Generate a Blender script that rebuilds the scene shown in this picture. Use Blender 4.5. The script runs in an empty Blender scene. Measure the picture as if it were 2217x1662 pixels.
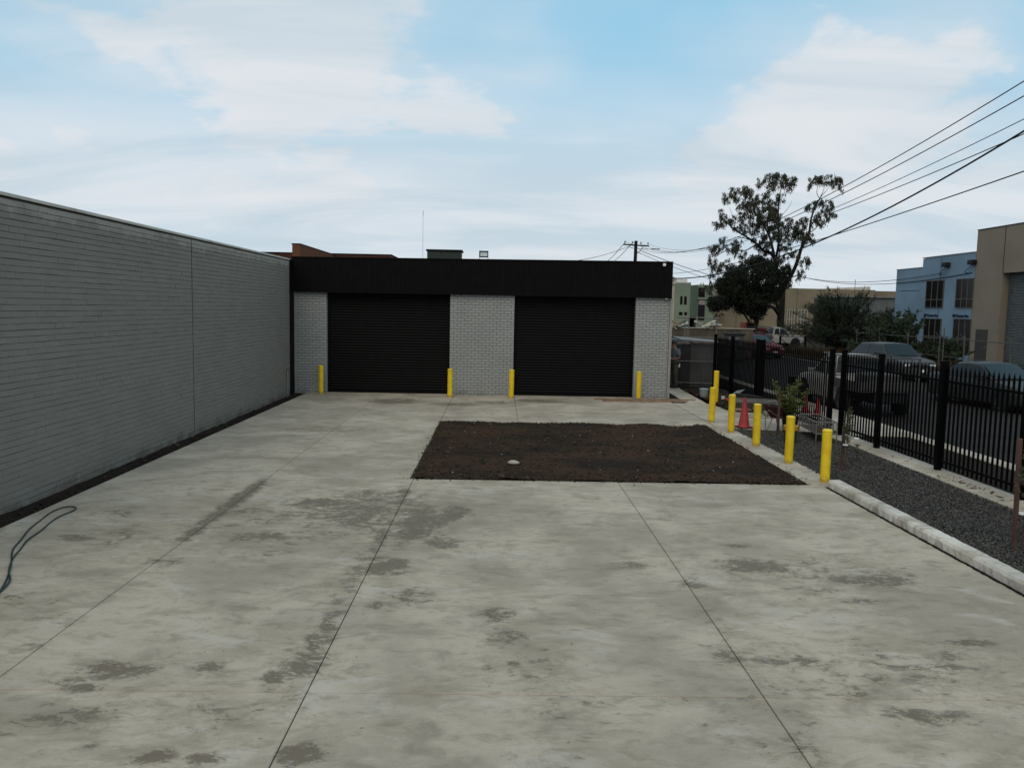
import bpy, bmesh, math, random
import numpy as np
from mathutils import Vector, Matrix, Quaternion
from math import radians as rad, sin, cos, pi

random.seed(7)
rng = np.random.default_rng(7)
S = bpy.context.scene
COL = S.collection

# ------------------------------------------------------------------ camera
YAW, PITCH, ROLL, CAM_H = rad(1.0), rad(5.397), rad(1.123), 2.828
cam_d = bpy.data.cameras.new('camera')
cam_d.sensor_width = 36.0
cam_d.lens = 36.0 * 1740.0 / 2217.0
cam_d.clip_start = 0.05
cam_d.clip_end = 3000
cam = bpy.data.objects.new('camera', cam_d)
COL.objects.link(cam)
fw = Vector((sin(YAW) * cos(PITCH), cos(YAW) * cos(PITCH), -sin(PITCH)))
r0 = Vector((cos(YAW), -sin(YAW), 0))
d0 = fw.cross(r0)
ri = r0 * cos(ROLL) - d0 * sin(ROLL)
up = -(d0 * cos(ROLL) + r0 * sin(ROLL))
M = Matrix((ri, up, -fw)).transposed().to_4x4()
M.translation = Vector((0, 0, CAM_H))
cam.matrix_world = M
S.camera = cam
S.render.resolution_x, S.render.resolution_y = 1024, 767

# ------------------------------------------------------------------ world: hazy blue sky under broken thin cloud
SUN_AZ = math.atan2(-0.30, -0.95)      # behind the camera, to the left
SUN_EL = rad(46)
world = bpy.data.worlds.new('World')
S.world = world
world.use_nodes = True
wn, wl = world.node_tree.nodes, world.node_tree.links
wn.clear()


def wnode(t, **k):
    n = wn.new(t)
    for a, b in k.items():
        setattr(n, a, b)
    return n


def wmath(op, a, b=None, clamp=False):
    n = wnode('ShaderNodeMath', operation=op, use_clamp=clamp)
    for i, v in enumerate((a, b)):
        if v is None:
            continue
        if isinstance(v, (int, float)):
            n.inputs[i].default_value = v
        else:
            wl.new(v, n.inputs[i])
    return n.outputs[0]


def wsmooth(v, a, b):
    n = wnode('ShaderNodeMapRange', interpolation_type='SMOOTHSTEP')
    wl.new(v, n.inputs[0])
    n.inputs[1].default_value, n.inputs[2].default_value = a, b
    return n.outputs[0]


def wmix(f, a, b, mode='MIX'):
    n = wnode('ShaderNodeMix', data_type='RGBA', blend_type=mode)
    for i, v in ((0, f), (6, a), (7, b)):
        if isinstance(v, (int, float)):
            n.inputs[i].default_value = v
        elif isinstance(v, tuple):
            n.inputs[i].default_value = (*v, 1)
        else:
            wl.new(v, n.inputs[i])
    return n.outputs[2]


tc = wnode('ShaderNodeTexCoord')
sep = wnode('ShaderNodeSeparateXYZ')
wl.new(tc.outputs['Generated'], sep.inputs[0])
zc = wmath('MAXIMUM', sep.outputs[2], 0.0)
den = wmath('ADD', zc, 0.24)
uvx = wmath('DIVIDE', sep.outputs[0], den)
uvy = wmath('DIVIDE', sep.outputs[1], den)
comb = wnode('ShaderNodeCombineXYZ')
wl.new(uvx, comb.inputs[0])
wl.new(uvy, comb.inputs[1])


def wnoise(scale, detail, rough, off, stretch=(1, 1, 1), dist=0.0):
    mp = wnode('ShaderNodeMapping')
    mp.inputs['Location'].default_value = off
    mp.inputs['Scale'].default_value = stretch
    wl.new(comb.outputs[0], mp.inputs[0])
    n = wnode('ShaderNodeTexNoise')
    n.inputs['Scale'].default_value = scale
    n.inputs['Detail'].default_value = detail
    n.inputs['Roughness'].default_value = rough
    n.inputs['Distortion'].default_value = dist
    wl.new(mp.outputs[0], n.inputs['Vector'])
    return n.outputs[0]


SKY_OFF = (11.4, 16.4, 0.0)
n_big = wnoise(1.05, 4, 0.5, SKY_OFF, (1.0, 0.9, 1), 0.4)
n_puff = wnoise(3.4, 9, 0.6, (SKY_OFF[0] + 4.0, SKY_OFF[1] + 9.0, 0), (1, 1, 1), 0.3)
n_streak = wnoise(1.3, 5, 0.52, (7.3 + SKY_OFF[0], 2.2, 0), (0.7, 2.2, 1), 0.5)
sky = wnode('ShaderNodeTexSky', sky_type='NISHITA')
sky.sun_disc = False
sky.sun_elevation = SUN_EL
sky.sun_rotation = SUN_AZ
sky.air_density = 1.0
sky.dust_density = 0.6
sky.ozone_density = 1.2
# a thin veil lifts the clear sky; the clouds are flat pale greys, a little darker where thick
blue = wmix(0.80, sky.outputs[0], (3.35, 6.65, 8.8))
cov = wmath('ADD', wmath('MULTIPLY', n_big, 0.72), wmath('MULTIPLY', n_puff, 0.28))
veil = wsmooth(n_big, 0.30, 0.62)
cloud_amt = wmath('MAXIMUM', wsmooth(cov, 0.46, 0.56), wmath('MULTIPLY', veil, 0.70))
low = wsmooth(zc, 0.34, 0.12)
cloud_amt = wmath('MAXIMUM', cloud_amt, wmath('MULTIPLY', low, 0.93))
shade = wsmooth(n_streak, 0.34, 0.66)
cloud = wmix(shade, (5.75, 6.75, 7.5), (7.5, 7.85, 8.25))
sky_col = wmix(cloud_amt, blue, cloud)
bg = wnode('ShaderNodeBackground')
bg.inputs[1].default_value = 0.10
wl.new(sky_col, bg.inputs[0])
wo = wnode('ShaderNodeOutputWorld')
wl.new(bg.outputs[0], wo.inputs[0])

# ------------------------------------------------------------------ sun: veiled by cloud, so weak and very soft
sd = bpy.data.lights.new('sun', 'SUN')
sd.energy = 1.1
sd.angle = rad(50)
sd.color = (1.0, 0.83, 0.62)
sun = bpy.data.objects.new('sun', sd)
COL.objects.link(sun)
sun.location = (-20, -30, 40)
sdir = Vector((sin(SUN_AZ) * cos(SUN_EL), cos(SUN_AZ) * cos(SUN_EL), sin(SUN_EL)))
sun.rotation_euler = (-sdir).to_track_quat('-Z', 'Y').to_euler()

# ------------------------------------------------------------------ exposure
S.view_settings.view_transform = 'Standard'
S.view_settings.look = 'None'
S.view_settings.gamma = 1.0
S.view_settings.exposure = 0.0
S.view_settings.use_curve_mapping = False


# ================================================================== helpers
class MB:
    """collects verts and faces of one mesh"""

    def __init__(s):
        s.v, s.f = [], []

    def add(s, vs, fs):
        o = len(s.v)
        s.v += [tuple(v) for v in vs]
        s.f += [tuple(i + o for i in f) for f in fs]
        return s

    def box(s, x0, x1, y0, y1, z0, z1, m=None):
        vs = [(x, y, z) for z in (z0, z1) for y in (y0, y1) for x in (x0, x1)]
        if m is not None:
            vs = [m @ Vector(v) for v in vs]
        return s.add(vs, [(0, 2, 3, 1), (4, 5, 7, 6), (0, 1, 5, 4), (2, 6, 7, 3), (0, 4, 6, 2), (1, 3, 7, 5)])

    def cbox(s, x0, x1, y0, y1, z0, z1, c=0.01, m=None):
        """box with chamfered edges"""
        bm = bmesh.new()
        bmesh.ops.create_cube(bm, size=1)
        for v in bm.verts:
            v.co = Vector(((x0 + x1) / 2 + v.co.x * (x1 - x0), (y0 + y1) / 2 + v.co.y * (y1 - y0), (z0 + z1) / 2 + v.co.z * (z1 - z0)))
        bmesh.ops.bevel(bm, geom=list(bm.edges), offset=c, segments=1, affect='EDGES')
        if m is not None:
            bmesh.ops.transform(bm, matrix=m, verts=bm.verts)
        bm.verts.index_update()
        s.add([v.co[:] for v in bm.verts], [tuple(v.index for v in f.verts) for f in bm.faces])
        bm.free()
        return s

    def cyl(s, p0, p1, ra, rb=None, n=10, cap=True):
        rb = ra if rb is None else rb
        p0, p1 = Vector(p0), Vector(p1)
        q = (p1 - p0).to_track_quat('Z', 'Y')
        vs = []
        for p, r in ((p0, ra), (p1, rb)):
            vs += [p + q @ Vector((r * cos(2 * pi * i / n), r * sin(2 * pi * i / n), 0)) for i in range(n)]
        fs = [(i, (i + 1) % n, n + (i + 1) % n, n + i) for i in range(n)]
        if cap:
            fs += [tuple(range(n - 1, -1, -1)), tuple(range(n, 2 * n))]
        return s.add(vs, fs)

    def tube(s, pts, r, n=6):
        pts = [Vector(p) for p in pts]
        rs = r if isinstance(r, (list, tuple)) else [r] * len(pts)
        vs = []
        q = None
        for i, p in enumerate(pts):
            t = (pts[min(i + 1, len(pts) - 1)] - pts[max(i - 1, 0)]).normalized()
            if q is None:
                q = t.to_track_quat('Z', 'Y')
            else:
                q = (q @ Vector((0, 0, 1))).rotation_difference(t) @ q
            vs += [p + q @ Vector((rs[i] * cos(2 * pi * k / n), rs[i] * sin(2 * pi * k / n), 0)) for k in range(n)]
        fs = []
        for i in range(len(pts) - 1):
            fs += [(i * n + k, i * n + (k + 1) % n, (i + 1) * n + (k + 1) % n, (i + 1) * n + k) for k in range(n)]
        e = (len(pts) - 1) * n
        fs += [tuple(range(n - 1, -1, -1)), tuple(range(e, e + n))]
        return s.add(vs, fs)

    def lathe(s, prof, n=20, c=(0, 0, 0), m=None):
        """prof: (r, z) from bottom to top"""
        vs = []
        for r, z in prof:
            vs += [Vector((c[0] + r * cos(2 * pi * k / n), c[1] + r * sin(2 * pi * k / n), c[2] + z)) for k in range(n)]
        if m is not None:
            vs = [m @ v for v in vs]
        fs = []
        for i in range(len(prof) - 1):
            fs += [(i * n + k, i * n + (k + 1) % n, (i + 1) * n + (k + 1) % n, (i + 1) * n + k) for k in range(n)]
        e = (len(prof) - 1) * n
        fs += [tuple(range(n - 1, -1, -1)), tuple(range(e, e + n))]
        return s.add(vs, fs)

    def prism(s, poly, y0, y1, m=None):
        """poly in (x,z), extruded along y"""
        n = len(poly)
        vs = [Vector((x, y0, z)) for x, z in poly] + [Vector((x, y1, z)) for x, z in poly]
        if m is not None:
            vs = [m @ v for v in vs]
        return s.add(vs, [tuple(range(n)), tuple(range(2 * n - 1, n - 1, -1))] + [(i, n + i, n + (i + 1) % n, (i + 1) % n) for i in range(n)])

    def mesh(s, name, smooth=False):
        me = bpy.data.meshes.new(name)
        me.from_pydata([tuple(v) for v in s.v], [], s.f)
        me.update()
        bm = bmesh.new()
        bm.from_mesh(me)
        bmesh.ops.recalc_face_normals(bm, faces=bm.faces)
        bm.to_mesh(me)
        bm.free()
        if smooth:
            me.polygons.foreach_set('use_smooth', [True] * len(me.polygons))
            me.set_sharp_from_angle(angle=rad(40))
        return me

    def build(s, name, mat, parent=None, smooth=False):
        return link(name, s.mesh(name, smooth), mat, parent)


def link(name, me, mat=None, parent=None):
    o = bpy.data.objects.new(name, me)
    COL.objects.link(o)
    if mat is not None:
        if not me.materials:
            me.materials.append(mat)
    if parent is not None:
        o.parent = parent
    return o


def np_mesh(name, V, F):
    """V (n,3) array, F (m,k) int array of equal-size faces"""
    me = bpy.data.meshes.new(name)
    V = np.asarray(V, np.float32)
    F = np.asarray(F, np.int32)
    m, k = F.shape
    me.vertices.add(len(V))
    me.vertices.foreach_set('co', V.ravel())
    me.loops.add(m * k)
    me.loops.foreach_set('vertex_index', F.ravel())
    me.polygons.add(m)
    me.polygons.foreach_set('loop_start', np.arange(0, m * k, k, dtype=np.int32))
    me.polygons.foreach_set('loop_total', np.full(m, k, np.int32))
    me.update(calc_edges=True)
    me.validate()
    me.shade_flat()
    return me


def thing(name, label, cat, loc=(0, 0, 0), rz=0.0, group=None):
    o = bpy.data.objects.new(name, None)
    o.empty_display_size = 0.1
    COL.objects.link(o)
    o.location = loc
    o.rotation_euler = (0, 0, rz)
    return tag(o, label, cat, group)


def tag(o, label, cat, group=None):
    o['label'] = label
    o['category'] = cat
    if group:
        o['group'] = group
    return o


def struct(o):
    o['kind'] = 'structure'
    return o


def stuff(o):
    o['kind'] = 'stuff'
    return o


def copy_tree(o, parent=None):
    c = o.copy()
    COL.objects.link(c)
    c.parent = parent
    for ch in list(o.children):
        copy_tree(ch, c)
    return c


# ------------------------------------------------------------------ materials
class NT:
    def __init__(s, name):
        s.m = bpy.data.materials.new(name)
        s.m.use_nodes = True
        s.n, s.l = s.m.node_tree.nodes, s.m.node_tree.links
        s.b = s.n['Principled BSDF']
        s.pos = None

    def node(s, t, **k):
        n = s.n.new(t)
        for a, b in k.items():
            setattr(n, a, b)
        return n

    def setin(s, sock, v):
        if isinstance(v, (int, float)):
            sock.default_value = v
        elif isinstance(v, tuple):
            sock.default_value = (*v, 1) if sock.type == 'RGBA' and len(v) == 3 else v
        else:
            s.l.new(v, sock)

    def P(s):
        if s.pos is None:
            s.pos = s.node('ShaderNodeNewGeometry').outputs['Position']
        return s.pos

    def obj(s):
        return s.node('ShaderNodeTexCoord').outputs['Object']

    def math(s, op, a, b=None, clamp=False):
        n = s.node('ShaderNodeMath', operation=op, use_clamp=clamp)
        s.setin(n.inputs[0], a)
        if b is not None:
            s.setin(n.inputs[1], b)
        return n.outputs[0]

    def vmath(s, op, a, b=None):
        n = s.node('ShaderNodeVectorMath', operation=op)
        s.setin(n.inputs[0], a)
        if b is not None:
            s.setin(n.inputs[1], b)
        return n.outputs['Value'] if op in ('LENGTH', 'DISTANCE') else n.outputs[0]

    def noise(s, scale, detail=4, rough=0.55, stretch=None, vec=None, dist=0.0):
        vec = vec or s.P()
        if stretch:
            vec = s.vmath('MULTIPLY', vec, stretch)
        n = s.node('ShaderNodeTexNoise')
        n.inputs['Scale'].default_value = scale
        n.inputs['Detail'].default_value = detail
        n.inputs['Roughness'].default_value = rough
        n.inputs['Distortion'].default_value = dist
        s.l.new(vec, n.inputs['Vector'])
        return n.outputs[0]

    def smooth(s, v, a, b, lo=0.0, hi=1.0):
        n = s.node('ShaderNodeMapRange', interpolation_type='SMOOTHSTEP')
        s.setin(n.inputs[0], v)
        for i, x in enumerate((a, b, lo, hi)):
            n.inputs[i + 1].default_value = x
        return n.outputs[0]

    def mix(s, f, a, b, mode='MIX'):
        n = s.node('ShaderNodeMix', data_type='RGBA', blend_type=mode)
        s.setin(n.inputs[0], f)
        s.setin(n.inputs[6], a)
        s.setin(n.inputs[7], b)
        return n.outputs[2]

    def bump(s, h, strength=0.3, dist=0.01):
        n = s.node('ShaderNodeBump')
        n.inputs['Strength'].default_value = strength
        n.inputs['Distance'].default_value = dist
        s.l.new(h, n.inputs['Height'])
        s.l.new(n.outputs[0], s.b.inputs['Normal'])

    def fin(s, col, rough=0.8, spec=0.3, metal=0.0):
        s.setin(s.b.inputs['Base Color'], col)
        s.setin(s.b.inputs['Roughness'], rough)
        s.setin(s.b.inputs['Specular IOR Level'], spec)
        s.setin(s.b.inputs['Metallic'], metal)
        return s.m


def scl(c, k):
    return tuple(min(1.0, x * k) for x in c)


def mat(name, col, rough=0.7, spec=0.3, metal=0.0, var=0.18, scale=3.0, fine=None, bump=0.0, bscale=40.0, dirt=None):
    t = NT(name)
    a = t.noise(scale, 5, 0.6)
    c = t.mix(t.smooth(a, 0.3, 0.7), scl(col, 1 - var), scl(col, 1 + var))
    if dirt:
        d = t.smooth(t.noise(scale * 0.7, 7, 0.65, stretch=(1, 1, 0.35)), 0.5, 0.72)
        c = t.mix(t.math('MULTIPLY', d, dirt[1]), c, dirt[0])
    if bump:
        t.bump(t.noise(bscale, 4, 0.6), bump, 0.01)
    return t.fin(c, rough, spec, metal)


def mat_obj(name, col, rough=0.7, spec=0.3, metal=0.0, var=0.1):
    """colour varies from piece to piece"""
    t = NT(name)
    g = t.node('ShaderNodeNewGeometry').outputs['Random Per Island']
    c = t.mix(g, scl(col, 1 - var), scl(col, 1 + var))
    c = t.mix(t.smooth(t.noise(6, 5), 0.35, 0.7, 0, 0.25), c, scl(col, 0.75))
    return t.fin(c, rough, spec, metal)


# wet marks and dirt on the yard: x, y, half width, half depth, weight
STAINS = [(-4.9, 7.2, 1.2, 0.7, .5), (-2.6, 5.3, 1.4, 0.5, .55), (3.6, 6.1, 1.4, 0.8, .55), (-2.6, 10.2, 1.3, 1.5, .62), (-1.9, 11.9, 0.9, 0.5, .8), (-0.7, 9.4, 0.5, 0.4, .9), (-4.6, 9.7, 1.0, 0.6, .55), (-0.6, 10.9, 0.35, 0.6, 1.1), (3.5, 8.5, 1.3, 0.8, .55), (1.9, 5.5, 0.5, 0.6, .6), (-3.3, 10.8, 0.7, 0.6, .6), (-1.79, 10.81, 1.25, 1.6, 0.95), (-1.0, 10.4, 0.45, 1.4, 1.15), (0.55, 5.3, 0.32, 0.9, .55), (0.3, 6.2, 0.35, 0.8, .5), (-2.46, 11.29, 0.9, 0.6, .9), (-2.89, 9.63, 0.8, 0.4, .8), (-3.59, 8.62, 0.4, 0.2, .8),
          (-1.21, 8.56, 0.35, 0.5, 1.0), (-0.77, 7.66, 0.36, 0.25, .9), (-1.09, 7.4, 0.15, 0.2, .9), (0.0, 7.21, 0.25, 0.3, .9), (-2.97, 5.99, 0.45, 0.25, 1.),
          (-2.96, 5.69, 0.3, 0.1, 1.), (-2.25, 6.05, 0.24, 0.18, .8), (-1.21, 4.86, 0.2, 0.2, 1.1), (-2.08, 4.79, 0.2, 0.15, 1.), (-1.82, 4.8, 0.15, 0.1, 1.), (-2.55, 4.94, 0.12, 0.1, 1.),
          (-1.5, 6.11, 0.28, 0.5, .9), (-1.66, 5.87, 0.16, 0.25, 1.), (2.95, 8.74, 0.5, 0.36, 1.1), (4.01, 8.33, 0.65, 0.3, 1.1), (3.63, 7.7, 0.5, 0.13, 1.), (2.98, 9.54, 0.34, 0.16, .9),
          (0.13, 6.69, 0.3, 0.6, .7), (1.96, 6.37, 0.27, 0.3, .9), (2.39, 6.3, 0.5, 0.15, .9), (4.16, 6.71, 0.3, 0.1, 1.), (1.53, 8.68, 0.25, 0.2, .8),
          (-5.01, 9.43, 0.4, 0.23, .8), (-3.72, 6.39, 0.2, 0.1, .7), (-3.13, 23.84, 1.0, 1.05, 1.1), (-1.31, 23.3, 1.3, 0.7, .9), (1.31, 24.52, 1.1, 0.8, 1.1), (-0.1, 23.9, 0.9, 0.6, .9),
          (3.07, 5.41, 0.6, 0.14, .9), (2.07, 8.1, 0.24, 0.15, .8), (-3.94, 18.1, 1.4, 0.8, .6), (-5.08, 10.61, 0.45, 0.24, .7)]


def concrete(name, light=(0.44, 0.372, 0.290), stains=False):
    t = NT(name)
    p = t.P()
    sx = t.node('ShaderNodeSeparateXYZ')
    t.l.new(p, sx.inputs[0])
    big = t.noise(0.5, 6, 0.6, dist=0.4)
    mid = t.noise(1.5, 10, 0.64, stretch=(0.75, 1.15, 1), dist=0.7)
    tint = t.noise(1.1, 9, 0.64, stretch=(0.85, 1.1, 1), dist=0.5)
    fine = t.noise(5.0, 12, 0.74, stretch=(0.65, 1.2, 1), dist=0.5)
    grain = t.noise(70, 3, 0.6)
    c = t.mix(t.smooth(big, 0.36, 0.62), scl(light, 0.76), scl(light, 1.10))
    # brownish grime, pale cement bloom, broom streaks, grain, specks
    c = t.mix(t.smooth(tint, 0.47, 0.66, 0, 0.62), c, (0.30, 0.25, 0.182))
    c = t.mix(t.smooth(mid, 0.52, 0.70, 0, 0.6), c, (0.52, 0.475, 0.415))
    c = t.mix(t.smooth(mid, 0.48, 0.32, 0, 0.62), c, (0.238, 0.206, 0.157))
    c = t.mix(t.smooth(fine, 0.51, 0.35, 0, 0.52), c, (0.20, 0.17, 0.125))
    c = t.mix(t.smooth(fine, 0.58, 0.70, 0, 0.30), c, (0.55, 0.505, 0.44))
    c = t.mix(t.smooth(grain, 0.3, 0.7, 0, 0.14), c, (0.17, 0.15, 0.12))
    c = t.mix(t.smooth(t.noise(13, 2, 0.5), 0.725, 0.755, 0, 0.6), c, (0.12, 0.10, 0.08))
    rough = 0.85
    if stains:
        tot = None
        for x, y, a, b, w in STAINS:
            d = t.vmath('MULTIPLY', t.vmath('SUBTRACT', p, (x, y, 0)), (1 / a, 1 / b, 0))
            m = t.math('MULTIPLY', t.smooth(t.vmath('LENGTH', d), 1.5, 0.0), w)
            tot = m if tot is None else t.math('MAXIMUM', tot, m)
        # damp along the control joints
        for x, ya, yb, w in ((-1.40, 9.0, 12.6, 0.85), (-1.47, 5.4, 9.0, 0.72), (-3.73, 9.3, 12.9, 1.1), (2.05, 4.6, 8.6, 0.5)):
            dx = t.math('ABSOLUTE', t.math('ADD', sx.outputs[0], -x))
            m = t.math('MULTIPLY', t.smooth(dx, 0.26, 0.0), w)
            m = t.math('MULTIPLY', m, t.smooth(sx.outputs[1], ya - 0.6, ya + 0.5))
            m = t.math('MULTIPLY', m, t.smooth(sx.outputs[1], yb + 0.5, yb - 0.5))
            tot = t.math('MAXIMUM', tot, m)
        pat = t.noise(2.3, 12, 0.70, stretch=(0.8, 1.1, 1), dist=1.0)
        pat2 = t.noise(10.0, 9, 0.72, stretch=(0.75, 1.2, 1), dist=0.8)
        k = t.math('ADD', t.math('MULTIPLY', tot, 0.98), t.math('ADD', t.math('MULTIPLY', t.math('ADD', pat, -0.5), 2.5), t.math('MULTIPLY', t.math('ADD', pat2, -0.5), 2.5)))
        wet = t.smooth(k, 0.56, 0.84)
        halo = t.smooth(k, 0.10, 0.80)
        c = t.mix(t.math('MULTIPLY', halo, 0.55), c, (0.25, 0.21, 0.15))
        c = t.mix(t.math('MULTIPLY', wet, 0.82), c, (0.13, 0.103, 0.072))
        wb = t.math('MULTIPLY', t.smooth(pat2, 0.54, 0.64), t.smooth(tot, 0.2, 0.7))
        c = t.mix(t.math('MULTIPLY', wb, 0.42), c, (0.48, 0.45, 0.41))
        rough = t.smooth(wet, 0, 1, 0.86, 0.72)
    h = t.math('ADD', t.math('MULTIPLY', fine, 0.5), t.math('MULTIPLY', grain, 0.3))
    t.bump(h, 0.18, 0.01)
    return t.fin(c, rough, 0.22)


M_yard = concrete('yard_concrete', stains=True)
M_conc = concrete('pale_concrete', (0.47, 0.405, 0.325))
M_kerb = concrete('kerb_concrete', (0.62, 0.575, 0.50))
M_joint = mat('joint_filler', (0.20, 0.175, 0.14), 0.9, 0.1, var=0.5, scale=2.0)


def painted_brick(name, lo, hi, stain):
    t = NT(name)
    g = t.node('ShaderNodeNewGeometry').outputs['Random Per Island']
    c = t.mix(g, lo, hi)
    c = t.mix(t.smooth(t.noise(1.1, 6, 0.6), 0.35, 0.7, 0, 0.35), c, scl(lo, 0.8))
    c = t.mix(t.smooth(t.noise(5, 8, 0.7, stretch=(1, 1, 0.5)), 0.52, 0.75, 0, 0.22), c, scl(hi, 1.15))
    sx = t.node('ShaderNodeSeparateXYZ')
    t.l.new(t.P(), sx.inputs[0])
    # splashed soil along the foot of the wall, weathering plus sky light painted pale under the coping
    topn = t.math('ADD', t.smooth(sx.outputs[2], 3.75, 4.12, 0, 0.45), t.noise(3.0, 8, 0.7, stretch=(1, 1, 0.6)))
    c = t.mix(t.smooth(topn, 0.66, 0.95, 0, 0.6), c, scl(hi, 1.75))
    foot = t.math('ADD', t.smooth(sx.outputs[2], 0.30, 0.0, 0, 0.30), t.noise(2.3, 6, 0.65))
    c = t.mix(t.smooth(foot, 0.66, 0.88, 0, 0.6), c, stain)
    t.bump(t.noise(120, 3, 0.6), 0.12, 0.003)
    return t.fin(c, 0.62, 0.3)


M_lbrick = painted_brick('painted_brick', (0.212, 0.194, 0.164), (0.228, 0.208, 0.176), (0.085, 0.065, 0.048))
M_lmortar = mat('painted_mortar', (0.118, 0.108, 0.093), 0.8, 0.2)
M_fbrick = painted_brick('grey_brick', (0.275, 0.28, 0.265), (0.305, 0.31, 0.293), (0.17, 0.16, 0.14))
M_fmortar = mat('grey_mortar', (0.095, 0.096, 0.092), 0.9, 0.1)
M_coping = mat('coping_metal', (0.52, 0.49, 0.42), 0.5, 0.3, 0.0, 0.12, 2.0, dirt=((0.2, 0.18, 0.14), 0.5))
M_black = mat('black_cladding', (0.0062, 0.0058, 0.0062), 0.6, 0.06, var=0.15)
M_slat = mat('black_roller_slat', (0.0045, 0.0043, 0.0046), 0.5, 0.07, var=0.15)
M_fence = mat('black_powder_coat', (0.0022, 0.0020, 0.0020), 0.6, 0.045, var=0.1)
M_grey = mat('grey_metal', (0.27, 0.25, 0.225), 0.55, 0.3, var=0.1)
M_galv = mat('galvanised_steel', (0.155, 0.148, 0.135), 0.55, 0.3, 0.2, 0.25, 8.0)
M_white = mat('white_plastic', (0.75, 0.75, 0.73), 0.5, 0.4, var=0.05)
M_dark = mat('dark_rubber', (0.012, 0.012, 0.013), 0.8, 0.2)
M_timber = mat('weathered_timber', (0.25, 0.17, 0.115), 0.85, 0.15, var=0.3, scale=4)
M_stake = mat('hardwood_stake', (0.075, 0.045, 0.034), 0.85, 0.15, var=0.3, scale=5)
M_glassd = mat('dark_glass', (0.012, 0.013, 0.014), 0.08, 0.5, var=0.05)


def yellow_paint():
    t = NT('yellow_paint')
    c = t.mix(t.smooth(t.noise(5, 5), 0.35, 0.7), (0.68, 0.45, 0.012), (0.78, 0.56, 0.018))
    sx = t.node('ShaderNodeSeparateXYZ')
    t.l.new(t.P(), sx.inputs[0])
    sc = t.math('MULTIPLY', t.smooth(t.noise(9, 8, 0.75, stretch=(1, 1, 0.35)), 0.60, 0.72), 0.45)
    c = t.mix(sc, c, (0.36, 0.24, 0.03))
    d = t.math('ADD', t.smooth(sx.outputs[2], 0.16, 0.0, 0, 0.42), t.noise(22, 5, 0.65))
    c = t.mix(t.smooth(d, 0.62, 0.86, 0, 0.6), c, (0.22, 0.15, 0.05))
    t.bump(t.noise(70, 3), 0.1, 0.004)
    return t.fin(c, 0.42, 0.35)


M_yellow = yellow_paint()


def soil_mat(name, a, b, c3):
    t = NT(name)
    c = t.mix(t.smooth(t.noise(0.8, 7, 0.65, stretch=(0.6, 1, 1)), 0.42, 0.58), a, b)
    c = t.mix(t.smooth(t.noise(8, 8, 0.7), 0.5, 0.75, 0, 0.7), c, c3)
    c = t.mix(t.smooth(t.noise(45, 4, 0.7), 0.62, 0.72, 0, 0.6), c, scl(c3, 2.2))
    t.bump(t.noise(30, 8, 0.7), 0.9, 0.03)
    return t.fin(c, 0.95, 0.08)


M_soil = soil_mat('dark_soil', (0.054, 0.031, 0.0195), (0.026, 0.0185, 0.0135), (0.055, 0.035, 0.023))
M_earth = soil_mat('damp_earth', (0.026, 0.019, 0.014), (0.017, 0.013, 0.0105), (0.036, 0.026, 0.018))
M_clod = mat_obj('soil_clod', (0.040, 0.0275, 0.020), 0.95, 0.08, var=0.55)
M_pebble = mat_obj('pale_pebble', (0.3, 0.26, 0.22), 0.85, 0.2, var=0.35)
M_ground = soil_mat('outer_ground', (0.036, 0.03, 0.02), (0.028, 0.024, 0.016), (0.045, 0.037, 0.025))
M_road = mat('asphalt', (0.025, 0.022, 0.0195), 0.9, 0.12, var=0.2, scale=0.6, bump=0.3, bscale=60)


def gravel_mat():
    t = NT('blue_metal_gravel')
    g = t.node('ShaderNodeNewGeometry').outputs['Random Per Island']
    c = t.mix(g, (0.016, 0.0153, 0.014), (0.108, 0.103, 0.092))
    c = t.mix(t.smooth(t.noise(1.2, 4), 0.4, 0.7, 0, 0.3), c, (0.05, 0.05, 0.05))
    return t.fin(c, 0.85, 0.2)


M_gravel = gravel_mat()
M_gbase = mat('gravel_shade', (0.03, 0.028, 0.025), 0.95, 0.1, bump=0.8, bscale=50)


# ================================================================== the setting
def sheet(name, x0, x1, y0, y1, z, m, parent=None):
    b = MB().add([(x0, y0, z), (x1, y0, z), (x1, y1, z), (x0, y1, z)], [(0, 1, 2, 3)])
    return b.build(name, m, parent)


struct(sheet('ground', -900, 900, -60, 1500, -0.16, M_ground))
struct(sheet('road', 10.1, 19.65, -40, 400, -0.125, M_road))
# cross street far behind the yard
struct(sheet('side_road', -60, 120, 62, 74, -0.1295, M_road))

# yard: concrete panels with real control joints
yard = thing('concrete_yard', 'x', 'x')
for k in ('label', 'category'):
    del yard[k]
struct(yard)
sheet('joint_bed', -6.14, 5.78, 2.0, 25.95, -0.03, M_joint, yard)
JW = 0.0045


def panel(x0, x1, y0, y1):
    MB().cbox(x0 + JW, x1 - JW, y0 + JW, y1 - JW, -0.10, 0.0, 0.004).build('slab_panel', M_yard, yard)


xs = [-6.12, -3.70, -1.36, 2.01, 5.44]
ys = [2.2, 5.67, 9.18, 13.04]
for i in range(4):
    for j in range(3):
        panel(xs[i], xs[i + 1], ys[j], ys[j + 1])
for x0, x1 in ((-6.12, -3.72), (-3.72, -1.42)):
    panel(x0, x1, 13.04, 19.75)
    panel(x0, x1, 19.75, 26.0)
panel(-1.42, 0.52, 19.75, 26.0)
panel(0.52, 5.40, 19.75, 26.0)
panel(5.20, 5.76, 13.04, 19.75)
panel(5.44, 5.76, 12.93, 13.04)


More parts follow.
